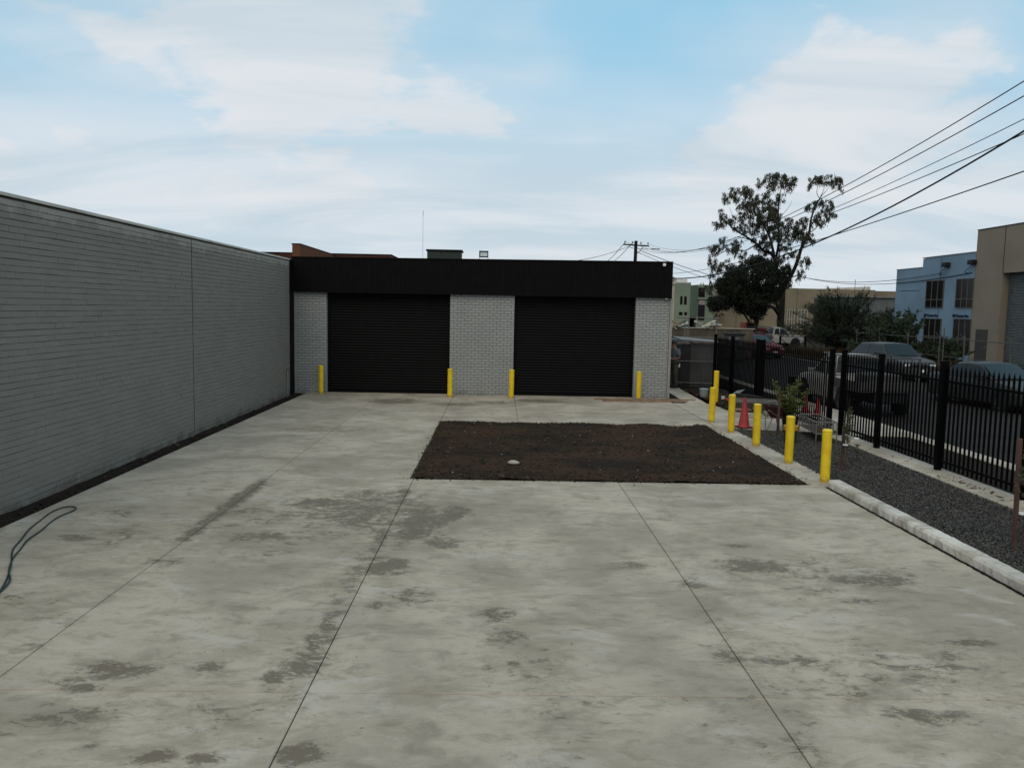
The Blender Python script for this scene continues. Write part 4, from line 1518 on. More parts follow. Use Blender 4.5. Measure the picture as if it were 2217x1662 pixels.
# ================================================================== vehicles
def car_paint(name, c, metal=0.0, rough=0.3):
    t = NT(name)
    cc = t.mix(t.smooth(t.noise(1.5, 4), .35, .7, 0, .25), c, scl(c, .75))
    t.fin(cc, rough + .1, 0.22, metal)
    return t.m


M_tyre = mat('tyre_rubber', (0.012, 0.012, 0.012), 0.85, 0.2)
M_rim = mat('alloy_rim', (0.2, 0.2, 0.21), 0.4, 0.5, 0.4)
M_lamp = mat('clear_lamp', (0.55, 0.57, 0.6), 0.12, 0.6, var=0.05)
M_tail = mat('tail_lamp', (0.16, 0.01, 0.01), 0.2, 0.5)
M_trim = mat('black_trim', (0.01, 0.01, 0.011), 0.6, 0.25)
M_glass = mat('car_glass', (0.006, 0.007, 0.007), 0.2, 0.25, var=0.02)
M_screen = mat('car_screen', (0.012, 0.016, 0.016), 0.2, 0.28, var=0.02)


def car(name, label, cat, loc, rz, paint, L, Wd, deck, cabin, wheels, ground=.19, group=None, wr=.33, dark_low=True):
    """deck: (x, z) belt/bonnet line front to rear; cabin: A base, B top front, C top rear, D base rear as (x, z); forward is +x"""
    o = thing(name, label, cat, loc, rz, group)
    hw = Wd / 2
    xs_ = [p[0] for p in deck]
    V, F = [], []
    prof = 7
    xf, xr = xs_[0], xs_[-1]
    for x, zt in deck:
        t = min(1, (xf - x) / .55, (x - xr) / .45) if True else 1
        t = max(0, t)
        w = hw * (.80 + .20 * math.sqrt(max(0, 1 - (1 - t) ** 2)))
        zb = ground + .06 * (1 - t)
        zm = zb + (zt - zb) * .55
        V += [(x, w * .84, zb), (x, w * .97, zb + .07), (x, w, zm), (x, w * .985, zt - .09), (x, w * .93, zt - .02), (x, w * .70, zt + .012), (x, 0, zt + .022)]
        V += [(x, -w * .70, zt + .012), (x, -w * .93, zt - .02), (x, -w * .985, zt - .09), (x, -w, zm), (x, -w * .97, zb + .07), (x, -w * .84, zb)]
    k = 13
    for j in range(len(deck) - 1):
        for i in range(k):
            F.append((j * k + i, (j + 1) * k + i, (j + 1) * k + (i + 1) % k, j * k + (i + 1) % k))
    F += [tuple(range(k)), tuple(range((len(deck) - 1) * k, len(deck) * k))]
    MB().add(V, F).build('car_body', paint, o, True)
    zof = lambda x: float(np.interp(-x, [-p[0] for p in deck], [p[1] for p in deck]))
    A, B, C_, D_ = cabin
    nst = 9
    V = []
    wb_, wt = hw * .92, hw * .74
    up_ = [(A[0], zof(A[0]) - .02, A[0], zof(A[0]) - .0)]
    top = []
    for i in range(nst):
        t = i / (nst - 1)
        x = B[0] + (C_[0] - B[0]) * t
        z = B[1] + (C_[1] - B[1]) * t + .035 * sin(pi * t)
        top.append((x, z))
    path = [(A[0], A[1])] + top + [(D_[0], D_[1])]
    V = []
    for x, z in path:
        # width shrinks with height above the belt line
        g = (z - A[1]) / (B[1] - A[1])
        w = wb_ + (wt - wb_) * max(0, min(1, g))
        V += [(x, w, z - .03 * g), (x, w * .86, z + .012 * g), (x, 0, z + .035 * g), (x, -w * .86, z + .012 * g), (x, -w, z - .03 * g)]
    F = [(j * 5 + i, (j + 1) * 5 + i, (j + 1) * 5 + i + 1, j * 5 + i + 1) for j in range(len(path) - 1) for i in range(4)]
    nb_ = len(V)
    # sides
    sidel = [j * 5 for j in range(len(path))]
    sider = [j * 5 + 4 for j in range(len(path))]
    F += [tuple(sidel), tuple(sider)]
    cabm = MB().add(V, F).build('cabin', paint, o, True)

    def sidept(x, z, s, out=.006):
        g = (z - A[1]) / (B[1] - A[1])
        w = wb_ + (wt - wb_) * max(0, min(1, g))
        return (x, s * (w + out), z)

    def pane(nm, pts, s, m_):
        ps_ = [sidept(x, z, s) for x, z in pts]
        MB().add(ps_, [tuple(range(len(ps_)))]).build(nm, m_, o)
    zl = A[1] + .05
    zh = B[1] - .075
    lerp = lambda p, q, z: p[0] + (q[0] - p[0]) * (z - p[1]) / (q[1] - p[1])
    xa, xb_ = lerp(A, B, zl) - .13, lerp(A, B, zh) - .10
    xd, xc = lerp(D_, C_, zl) + .13, lerp(D_, C_, zh) + .10
    mid = (xb_ + xc) / 2 - .02
    for s in (-1, 1):
        pane('side_window', [(xa, zl), (xb_, zh), (mid + .04, zh + .02), (mid + .04, zl)], s, M_glass)
        pane('side_window', [(mid - .04, zl), (mid - .04, zh + .02), (xc, zh), (xd, zl)], s, M_glass)
    for nm, p, q, sg in (('windscreen', A, B, 1), ('rear_window', D_, C_, -1)):
        t0, t1 = .08, .93
        pts = []
        for t, s in ((t0, 1), (t0, -1), (t1, -1), (t1, 1)):
            x = p[0] + (q[0] - p[0]) * t
            z = p[1] + (q[1] - p[1]) * t
            g = t
            w = (wb_ + (wt - wb_) * g) * .90
            nx, nz = abs(q[1] - p[1]), abs(q[0] - p[0])
            nl = math.hypot(nx, nz)
            pts.append((x + sg * .012 * nx / nl, s * w, z + .022 * g + .012 * nz / nl + .01))
        z_mid = [((pts[0][0] + pts[1][0]) / 2 + sg * .02, 0, pts[0][2] + .02), ((pts[2][0] + pts[3][0]) / 2 + sg * .015, 0, pts[2][2] + .022)]
        MB().add([pts[0], z_mid[0], z_mid[1], pts[3], pts[1], pts[2]], [(0, 1, 2, 3), (1, 4, 5, 2)]).build(nm, M_screen, o, True)
    # wheels with dark arches
    for wx in wheels:
        for s in (-1, 1):
            ar = MB().cyl((wx, s * (hw - .10), wr + .02), (wx, s * (hw + .004), wr + .02), wr + .075, n=22).build('wheel_arch', M_trim, o)
            mt = Matrix.Translation((wx, s * (hw - .09), wr)) @ Matrix.Rotation(rad(90) * -s, 4, 'X')
            whl = MB().lathe([(wr * .62, -.1), (wr * .95, -.1), (wr, -.07), (wr, .08), (wr * .95, .105), (wr * .64, .105)], 24, (0, 0, 0), mt).build('wheel', M_tyre, o, True)
            rm = MB().lathe([(0, .07), (.04, .085), (wr * .2, .09), (wr * .55, .085), (wr * .63, .108), (wr * .63, .02)], 20, (0, 0, 0), mt).build('rim', M_rim, whl, True)
    zf = zof(xf - .2)
    for s in (-1, 1):
        MB().cbox(xf - .24, xf - .012, s * hw * .62 - .17, s * hw * .62 + .17, zf - .25, zf - .11, .03).build('headlight', M_lamp, o)
        MB().cbox(xr - .004, xr + .12, s * hw * .74 - .13, s * hw * .74 + .1, zof(xr + .05) - .3, zof(xr + .05) - .1, .02).build('tail_light', M_tail, o)
        mx = A[0] - .42
        MB().cbox(mx - .06, mx + .07, s * (hw + .02), s * (hw + .2), A[1] + .02, A[1] + .16, .03).build('mirror', paint, o)
        MB().box(xd + .3, xa - .2, s * hw * .998, s * (hw + .006), ground + .06, ground + .11).build('sill_trim', M_grey if not dark_low else M_trim, o)
        for hx in (mid + .12, mid - .75):
            MB().cbox(hx, hx + .18, s * (hw * .985), s * (hw + .022), A[1] - .16, A[1] - .13, .006).build('door_handle', paint, o)
    MB().cbox(xf - .06, xf + .012, -hw * .42, hw * .42, zf - .26, zf - .13, .015).build('grille', M_trim, o)
    MB().cbox(xf - .10, xf + .03, -hw * .78, hw * .78, ground + .02, ground + .2, .04).build('front_bumper', M_trim, o)
    MB().cbox(xr - .03, xr + .10, -hw * .82, hw * .82, ground + .1, ground + .3, .04).build('rear_bumper', paint, o)
    MB().box(xf + .013, xf + .036, -.18, .18, ground + .22, ground + .33).build('number_plate', M_white, o)
    MB().box(xr - .04, xr - .031, -.18, .18, ground + .4, ground + .5).build('number_plate', M_white, o)
    return o


ZR = -0.125
SUV_deck = [(2.28, .72), (2.2, .88), (1.9, .97), (1.3, 1.04), (.9, 1.07), (0, 1.08), (-1.2, 1.09), (-1.9, 1.1), (-2.2, 1.06), (-2.3, .9)]
SUV_cab = ((1.0, 1.06), (.30, 1.62), (-1.55, 1.60), (-2.15, 1.08))
SED_deck = [(2.28, .58), (2.2, .73), (1.8, .83), (1.2, .91), (.85, .94), (0, .95), (-1.2, .97), (-1.6, 1.0), (-2.15, .97), (-2.28, .8)]
SED_cab = ((.95, .93), (.15, 1.42), (-.95, 1.40), (-1.65, .98))
HAT_deck = [(2.0, .60), (1.93, .76), (1.6, .87), (1.1, .95), (.75, .97), (0, .98), (-1.2, 1.0), (-1.7, 1.0), (-1.95, .97), (-2.02, .8)]
HAT_cab = ((.9, .96), (.15, 1.46), (-1.25, 1.44), (-1.85, 1.0))
P_grey = car_paint('steel_grey_paint', (0.05, 0.05, 0.048), .2, .35)
P_silver = car_paint('dark_silver_paint', (0.032, 0.032, 0.032), .2, .35)
P_white = car_paint('white_paint', (0.30, 0.285, 0.26))
P_red = car_paint('dark_red_paint', (0.13, 0.012, 0.018), 0, .3)
P_dk = car_paint('near_black_paint', (0.012, 0.012, 0.014), 0, .3)
car('parked_car', 'grey four-wheel-drive wagon facing the camera across the road', 'car', (18.55, 37.6, ZR), rad(-85), P_grey, 4.6, 1.86, SUV_deck, SUV_cab, (1.4, -1.4), .24, 'parked cars', .36)
car('parked_car', 'dark silver sedan nearest the right edge across the road', 'car', (16.45, 26.3, ZR), rad(-82), P_silver, 4.56, 1.78, SED_deck, SED_cab, (1.38, -1.36), .17, 'parked cars', .31)
car('parked_car', 'dark red hatchback seen over the far fence under the dense tree', 'car', (17.2, 53.5, -.13), rad(-70), P_red, 4.0, 1.72, HAT_deck, HAT_cab, (1.22, -1.25), .18, 'parked cars', .30)
car('parked_car', 'black car with red bonnet half hidden by the warehouse corner', 'car', (8.55, 40.5, -.02), rad(172), P_dk, 4.4, 1.75, SED_deck, SED_cab, (1.38, -1.36), .17, 'parked cars', .31)
car('parked_car', 'white utility wagon parked by the dark spiky shrub', 'car', (33.2, 70.5, -.13), rad(120), P_white, 4.6, 1.86, SUV_deck, SUV_cab, (1.4, -1.4), .24, 'parked cars', .36)


def ute(name, label, loc, rz, paint, tray=True):
    deck = [(2.45, .70), (2.38, .88), (2.0, .98), (1.4, 1.05), (1.1, 1.07), (0, 1.08), (-.55, 1.08), (-.62, 1.02)]
    cab = ((1.15, 1.06), (.5, 1.66), (-.35, 1.66), (-.58, 1.10))
    o = car(name, label, 'ute', loc, rz, paint, 4.9, 1.84, deck, cab, (1.55, -1.45), .26, 'parked cars', .37)
    if tray:
        MB().cbox(-2.55, -.68, -.92, .92, .74, .80, .01).build('tray_floor', M_tin, o)
        for s in (-1, 1):
            MB().cbox(-2.55, -.68, s * .905 - .015, s * .905 + .015, .80, 1.04, .006).build('tray_side', M_tin, o)
        MB().cbox(-2.57, -2.54, -.92, .92, .80, 1.04, .006).build('tailgate', M_tin, o)
        b = MB()
        for y in (-.85, .85):
            b.cyl((-.74, y, .8), (-.74, y, 1.72), .022, n=6).cyl((-2.45, y, .8), (-2.45, y, 1.72), .022, n=6).cyl((-2.5, y, 1.72), (-.7, y, 1.72), .022, n=6).cyl((-2.45, y, .8), (-2.0, y, 1.72), .016, n=6)
        for x in (-.74, -2.45):
            b.cyl((x, -.85, 1.72), (x, .85, 1.72), .022, n=6)
        b.build('ladder_rack', M_tin, o)
        MB().cbox(-2.5, -.6, -.45, .45, .42, .74, .03).build('chassis', M_trim, o)
        MB().cbox(-2.2, -1.3, -.5, .5, .80, 1.25, .05).build('tool_chest', M_tin, o)
    return o


ute('parked_ute', 'white tray-back ute parked at the near kerb behind the black fence', (11.2, 25.2, ZR), rad(90), P_white)
ute('parked_ute', 'white ute far off beneath the gum tree', (24.6, 71.5, -.13), rad(8), P_white)

# orange machine by the gum tree
om = thing('orange_loader', 'small orange machine parked beside the gum tree trunk', 'machine', (23.3, 73, -.13), rad(10))
M_or = mat('orange_paint', (0.30, 0.05, 0.02), .5, .3, var=.15)
MB().cbox(-1.2, -.3, -.6, .6, .9, 2.1, .06).build('cab', M_or, om)
MB().cbox(-.25, 1.2, -.6, .6, .7, 1.6, .08).build('engine_hood', mat('faded_red', (.16, .02, .02), .6, .3), om)
for x in (-.8, .8):
    MB().cyl((x, -.75, .45), (x, .75, .45), .45, n=16).build('wheel', M_tyre, om)
MB().cbox(-1.1, -.4, -.62, -.58, 1.4, 1.95, .01).build('cab_window', M_glass, om)


# ================================================================== background buildings
def render_mat(name, c, d, var=.12, scale=.35):
    return mat(name, c, .85, .15, var=var, scale=scale, bump=.15, bscale=25, dirt=d)


def window(parent, m_frame, x, y0, y1, z0, z1, cols, split=None):
    """window in a wall facing -X at plane x"""
    w = MB().box(x - .02, x + .02, y0, y1, z0, z1).build('window', M_trim, parent)
    zs_ = [z0, split, z1] if split else [z0, z1]
    yy = np.linspace(y0, y1, cols + 1)
    for i in range(cols):
        for a_, b__ in zip(zs_[:-1], zs_[1:]):
            MB().box(x - .032, x - .022, yy[i] + .03, yy[i + 1] - .03, a_ + .03, b__ - .03).build('pane', M_glassd, w)
    f = MB()
    for y in yy:
        f.box(x - .06, x - .021, y - .018, y + .018, z0, z1)
    for z in zs_:
        f.box(x - .065, x - .023, y0 - .02, y1 + .02, z - .02, z + .02)
    f.build('frame', m_frame, w)
    return w


M_blue = render_mat('blue_render', (0.17, 0.245, 0.315), ((.125, .175, .225), .35))
M_beige = render_mat('beige_render', (0.215, 0.18, 0.136), ((.125, .105, .08), .5))
M_frame = mat('bronze_frame', (0.13, 0.11, 0.095), .5, .2)
M_glassd = mat('office_glass', (0.008, 0.008, 0.008), .2, .22, var=.1)
bl = thing('blue_office', 'two-storey pale blue rendered office with stepped parapet across the road', 'building', (30, 56, 0))
MB().prism([(-5.2, -.1), (4.83, -.1), (4.83, 6.24), (1.12, 6.24), (1.12, 6.87), (-5.2, 6.90)], 0, 9, Matrix(((0, 1, 0, 0), (1, 0, 0, 0), (0, 0, 1, 0), (0, 0, 0, 1)))).build('wall', M_blue, bl)
for y0, y1, z in ((1.10, 4.87, 6.24), (-5.2, 1.16, 6.9)):
    MB().box(-.04, .3, y0, y1, z + .003, z + .05).build('parapet_cap', M_grey, bl)
MB().box(-.012, -.002, -1.32, -1.29, 0, 6.85).build('panel_joint', M_trim, bl)
for y0, y1, z0, z1, sp in ((-1.83, .40, 3.42, 5.27, 3.97), (-5.3, -3.33, 3.42, 5.27, 3.97), (-1.8, .38, .5, 2.66, 1.45), (-5.3, -3.3, .5, 2.68, 1.45)):
    window(bl, M_frame, 0, y0, y1, z0, z1, 3, sp)
for y in (-2.15, -5.15):
    MB().cbox(-.35, -.0, y - .28, y + .28, 6.13, 6.42, .03).build('vent_hood', M_trim, bl)
for y in (-2.15, -5.15):
    MB().tube([(-.15, y, 6.15), (-.18, y + .25, 5.95), (-.2, y + .65, 5.75), (-.2, y + .62, 5.6), (-.2, y + .35, 5.62)], .02, 6).build('cable_loop', M_trim, bl)
for y0, y1, z in ((1.35, 4.25, 4.65), (1.55, 3.3, 2.8)):
    MB().box(-.012, -.002, y0, y1, z - .015, z + .015).build('groove', M_trim, bl)


def text_obj(s, size, loc, rot, m_, name, parent, sx=1.0):
    c = bpy.data.curves.new(name, 'FONT')
    c.body = s
    c.size = size
    c.extrude = .015
    c.offset = .006
    c.align_x = 'LEFT'
    o = bpy.data.objects.new(name, c)
    COL.objects.link(o)
    dg = bpy.context.evaluated_depsgraph_get()
    me = bpy.data.meshes.new_from_object(o.evaluated_get(dg))
    bpy.data.objects.remove(o)
    me.materials.clear()
    me.materials.append(m_)
    o = link(name, me, None, parent)
    o.location = loc
    o.rotation_euler = rot
    o.scale = (sx, 1, 1)
    return o


M_navy = mat('navy_letter', (.006, .009, .03), .5, .3)
for y in (.50, -3.1):
    text_obj('MI Corner Inc.', .27, (-.03, y, 2.80), (rad(90), 0, rad(-90)), M_navy, 'sign_lettering', bl, 1.15)

bg_ = thing('beige_warehouse', 'tall beige rendered warehouse with a grey roller door at the right edge', 'building', (30, 45, 0))
V_ = MB().box(-.02, 10, 2.90, 5.72, -.1, 8.24)
V_.box(-.02, 10, -12, 2.894, 5.47, 8.24).box(-.02, 10, -12, -3.5, -.1, 5.466)
V_.build('wall', M_beige, bg_)
MB().box(-.06, .3, -12, 5.74, 8.243, 8.29).build('parapet_cap', M_trim, bg_)
MB().box(-.035, -.021, 2.86, 2.90, 5.47, 8.2).build('panel_joint', M_trim, bg_)
rd = MB().box(.42, .46, -3.5, 2.9, -.05, 5.47).build('roller_door', mat('grey_roller', (.085, .095, .095), .6, .3), bg_)
me = MB()
for t in range(5):
    me.v += [(-.028 * sin(pi * t / 4), -3.15, .088 * t / 4), (-.028 * sin(pi * t / 4), 3.15, .088 * t / 4)]
me.f = [(2 * i, 2 * i + 1, 2 * i + 3, 2 * i + 2) for i in range(4)]
me = me.mesh('slat', True)
me.materials.append(bpy.data.materials['grey_roller'])
for i in range(60):
    s = link('slat', me, None, rd)
    s.location = (.415, -.3, .05 + i * .09)
pd = MB().cbox(-.055, -.021, 3.92, 5.13, 0, 2.07, .008).build('door', mat('brown_door', (.045, .038, .034), .6, .3), bg_)
MB().cyl((-.075, 4.05, 1.0), (-.055, 4.05, 1.0), .03, n=8).build('handle', M_grey, pd)

# chain-wire fence in front of it
M_galv2 = mat('dull_pipe', (.085, .08, .072), .7, .15)
cf = thing('wire_fence', 'grey pipe-framed wire fence in front of the beige warehouse', 'fence', (22.2, 40, 0))
for y in (-16, -12.5, -9, -5.5, -2.0, -.2, .15, 3.3, 6.6, 9.6):
    tall = y in (-.2, .15)
    MB().cyl((0, y, -.05), (0, y, 2.25 if tall else 1.95), .03, n=8).build('post', M_galv2, cf)
    MB().cyl((0, y, 1.72), (-.25, y, 2.05), .018, n=6).build('barb_arm', M_galv2, cf)
MB().cyl((0, -16, 1.72), (0, -.25, 1.72), .022, n=6).cyl((0, .2, 1.72), (0, 9.6, 1.72), .022, n=6).build('top_rail', M_galv2, cf)
MB().cyl((0, -16, .85), (0, -.25, .85), .016, n=6).cyl((0, .2, .85), (0, 9.6, .85), .016, n=6).cyl((0, 6.6, 1.6), (0, 8.4, .2), .016, n=6).build('mid_rail', M_galv2, cf)

# long beige wall in the distance and the sheds before it
lw = thing('long_warehouse', 'long low beige concrete warehouse far behind the gum tree', 'building', (37, 100, 0))
M_lw = render_mat('aged_beige', (0.215, 0.175, 0.12), ((.10, .085, .062), .7), .2, .25)
xsp = [-14, -7.5, -1.5, .0, 5.0, 9.8]
for i, (x0, x1) in enumerate(zip(xsp[:-1], xsp[1:])):
    MB().box(x0 + .02, x1 - .02, 0, 14, -.1, 6.0 - .02 * i).build('wall_panel', M_lw, lw)
MB().box(9.8, 13.0, .3, 14, -.1, 5.82).build('wall_panel', M_lw, lw)
MB().box(-14, 13, .35, 14, 5.0, 5.7).build('roof', M_galv, lw)
b = MB().add([(4.5, 3, 6.0), (10.5, 3, 6.0), (10.5, 3, 6.45), (5.5, 3, 6.15), (4.5, 9, 6.0), (10.5, 9, 6.0), (10.5, 9, 6.45), (5.5, 9, 6.15)], [(0, 1, 2, 3), (4, 5, 6, 7), (0, 1, 5, 4), (1, 2, 6, 5), (2, 3, 7, 6), (3, 0, 4, 7)])
b.build('roof_monitor', M_coping, lw)
MB().box(-4, 0.2, 3, 7, 6.0, 6.28).build('roof_monitor', M_coping, lw)
for x0, x1 in ((-1.15, -.25), (0.2, 1.35)):
    w = MB().box(x0, x1, -.05, -.005, .9, 3.3).build('window', M_frame, lw)
    f = MB()
    for x in np.linspace(x0, x1, 4):
        f.box(x - .025, x + .025, -.09, -.051, .9, 3.3)
    for z in (.9, 2.1, 3.3):
        f.box(x0, x1, -.095, -.053, z - .025, z + .025)
    f.build('frame', M_coping, w)
gs = thing('grey_shed', 'grey corrugated iron shed left of the blue office', 'shed', (37.2, 80, 0))
corr(gs, 'front_sheet', -2.35, 2.4, -.01, -.1, 4.5, .25, .03, mat('weathered_iron', (.105, .115, .115), .6, .3, var=.2, scale=.8))
MB().box(-2.35, 2.4, .05, 9, -.1, 4.45).build('shed_body', M_tin, gs)
MB().cbox(-2.5, 2.5, -.2, 9, 4.52, 4.66, .02).build('roof', M_galv, gs)

gb = thing('green_building', 'pale green two-storey building with a darker green panel behind the warehouse corner', 'building', (21, 90, 0))
M_gr = render_mat('mint_render', (0.20, 0.245, 0.18), ((.13, .155, .11), .4))
M_gr2 = render_mat('darker_green', (0.085, 0.125, 0.09), ((.065, .09, .065), .4))
MB().prism([(-4.5, -.1), (.33, -.1), (.33, 6.05), (-.7, 5.98), (-4.5, 5.8)], 0, 10).build('wall', M_gr, gb)
MB().box(.335, 1.08, -.12, 10, 2.3, 5.74).build('green_panel', M_gr2, gb)
MB().box(1.085, 3.0, .1, 10, -.1, 5.82).build('wall', M_gr, gb)
MB().box(-2.6, -.1, -.03, 2, 5.99, 6.42).build('white_parapet', M_white, gb)
for x0, x1 in ((-.82, -.56), (-.38, -.1)):
    MB().box(x0, x1, -.03, -.004, 3.58, 4.5).build('window', M_glassd, gb)
for x0, x1 in ((-.9, -.5), (-.3, .0)):
    MB().box(x0, x1, -.03, -.004, 2.4, 2.75).build('window', M_glassd, gb)
w = MB().box(1.22, 1.94, .05, .095, 4.45, 5.5).build('window', M_glassd, gb)
w = MB().box(1.26, 1.99, .05, .095, 1.9, 4.18).build('door', M_dark, gb)
MB().box(1.28, 1.97, .03, .049, 3.6, 4.12).build('roller_curtain', M_grey, gb)
MB().box(1.1, 2.2, -.06, .09, 4.2, 4.4).build('ledge', M_gr, gb)
ch = thing('grey_stack', 'squat grey chimney with a cap above the green building', 'chimney', (14.0, 66, 0))
MB().box(-.35, .3, 0, .5, 0, 5.0).build('stack', M_conc, ch)
MB().cbox(-.45, .42, -.1, .6, 5.0, 5.55, .03).build('cap', M_conc, ch)
f2 = thing('flood_light', 'dark flood light on the pale wall beyond the right end of the fascia', 'flood light', (6.15, 29.0, 3.9))
MB().cbox(-.1, .1, -.06, .06, -.02, .15, .01).build('housing', M_dark, f2)
MB().box(-.08, .08, -.066, -.061, 0.0, .13).build('glass', M_grey, f2)
MB().cyl((-.72, .02, -.12), (0.05, 0, -.06), .014, n=6).build('arm', M_dark, f2)

# pale side annexe the light hangs on
# ------------------------------------------------------------------ post and rail barrier near the far ute
pr_ = thing('rail_barrier', 'black post barrier with diagonal braces in front of the far white ute', 'barrier', (22.0, 60, 0))
for x in (-.9, 1.0, 2.6, 4.6, 6.6):
    MB().box(x - .06, x + .06, -.06, .06, -.1, 1.15).build('post', M_fence, pr_)
b = MB()
for x in (-.9, 1.0, 2.6, 4.6):
    b.cyl((x, 0, .95), (x + .8, 0, .35), .03, n=6)
b.cyl((-.9, 0, 1.1), (6.6, 0, 1.1), .03, n=6)
b.build('brace', M_fence, pr_)
lt = thing('letterbox_post', 'slim pale post with a flat top beyond the gate', 'post', (11.35, 29.5, -.1))
MB().cyl((0, 0, 0), (0, 0, 1.72), .022, n=8).build('post', M_galv, lt)
MB().cbox(-.1, .1, -.06, .06, 1.72, 1.77, .008).build('top_plate', M_galv, lt)
lt.location = (9.55, 23.2, -.03)


# ================================================================== trees
def zx(x, y, Y):
    """photo-derived crown layout turned into metres at depth Y"""
    d = fw + ri * ((x - 1108.5) / 1740.0) - up * ((y - 831.0) / 1740.0)
    return Vector((0, 0, CAM_H)) + d * (Y / d.y)


def E4(x, y, Y):
    return zx(1480 + x / 4.043, 350 + y / 4.043, Y)


def limb(b, pts, r0_, r1_, Y, bulge=0.0):
    n_ = len(pts)
    P3 = [E4(x, y, Y + (bulge * i / max(1, n_ - 1))) for i, (x, y) in enumerate(pts)]
    # smooth
    out = []
    for i in range(n_ - 1):
        p = [P3[max(0, min(n_ - 1, i + k))] for k in (-1, 0, 1, 2)]
        for t in np.linspace(0, 1, 4)[:-1]:
            out.append(0.5 * ((2 * p[1]) + (p[2] - p[0]) * t + (2 * p[0] - 5 * p[1] + 4 * p[2] - p[3]) * t * t + (3 * p[1] - p[0] - 3 * p[2] + p[3]) * t ** 3))
    out.append(P3[-1])
    b.tube(out, list(np.linspace(r0_, r1_, len(out))), 7)
    return out


TY = 78.0
base = E4(850, 1480, TY)
euc = thing('gum_tree', 'tall open-crowned gum tree rising above the far rooftops', 'tree', (base.x, base.y, -.16))
b = MB()
# roots to ground
g0 = E4(850, 1480, TY)
b.tube([(g0.x + .15, TY, -.3), (g0.x + .05, TY, .6), E4(848, 1390, TY), E4(856, 1290, TY), E4(862, 1190, TY), E4(862, 1110, TY)], [.46, .38, .35, .32, .30, .29], 9)
LIMBS = [([(862, 1110), (915, 1040), (960, 960), (1000, 860), (1030, 760), (1065, 690), (1100, 620), (1110, 540), (1125, 470), (1165, 370), (1195, 320)], .26, .06, 1.0),
         ([(862, 1150), (845, 1050), (815, 950), (800, 860), (760, 800), (700, 780), (640, 720)], .26, .15, -1.5),
         ([(640, 720), (600, 690), (520, 640), (450, 600), (400, 555), (360, 520)], .14, .04, -1.0),
         ([(800, 860), (775, 740), (745, 640), (700, 560), (640, 470), (600, 380), (540, 280)], .16, .04, 1.5),
         ([(800, 880), (825, 760), (835, 650), (825, 540), (830, 430), (835, 320), (860, 210)], .15, .04, -1.0),
         ([(775, 740), (735, 560), (745, 440), (735, 320), (755, 210)], .10, .03, 0.5),
         ([(830, 700), (880, 640), (950, 590), (1000, 560)], .08, .03, 1.2),
         ([(1095, 625), (1150, 590), (1190, 540), (1180, 560)], .06, .03, 0.6),
         ([(1195, 320), (1215, 290), (1245, 260), (1290, 200)], .05, .015, 0.3),
         ([(1190, 325), (1165, 270), (1175, 215), (1150, 170)], .04, .015, 0.2),
         ([(1190, 325), (1225, 250), (1240, 190)], .04, .015, -.3),
         ([(955, 1010), (1000, 990), (1040, 965)], .07, .03, 0.4), ([(980, 920), (1030, 890), (1070, 870)], .05, .02, 0.4),
         ([(640, 720), (560, 770), (500, 780), (420, 760)], .08, .02, -1.2), ([(600, 690), (480, 660), (400, 690), (330, 700)], .06, .02, -.6),
         ([(420, 760), (330, 800), (260, 860), (245, 960)], .05, .015, -.5),
         ([(830, 780), (900, 740), (960, 700)], .06, .02, .5), ([(840, 840), (900, 800), (960, 800)], .05, .02, .3),
         ([(850, 480), (920, 400), (950, 340)], .03, .01, .2), ([(755, 250), (680, 200), (640, 190)], .03, .01, .3), ([(600, 380), (500, 320), (420, 290)], .05, .015, .3),
         ([(450, 600), (430, 480), (400, 400)], .04, .012, .3), ([(835, 1340), (800, 1290), (760, 1265), (700, 1255)], .24, .12, -3.0), ([(840, 1380), (825, 1300), (815, 1230), (840, 1180)], .2, .14, -1.0)]
for pts, ra, rb_, bu in LIMBS:
    limb(b, pts, ra * .85, rb_ * .85, TY, bu)
trunk = b.build('trunk', M_bark, euc, True)
trunk.location = -euc.location
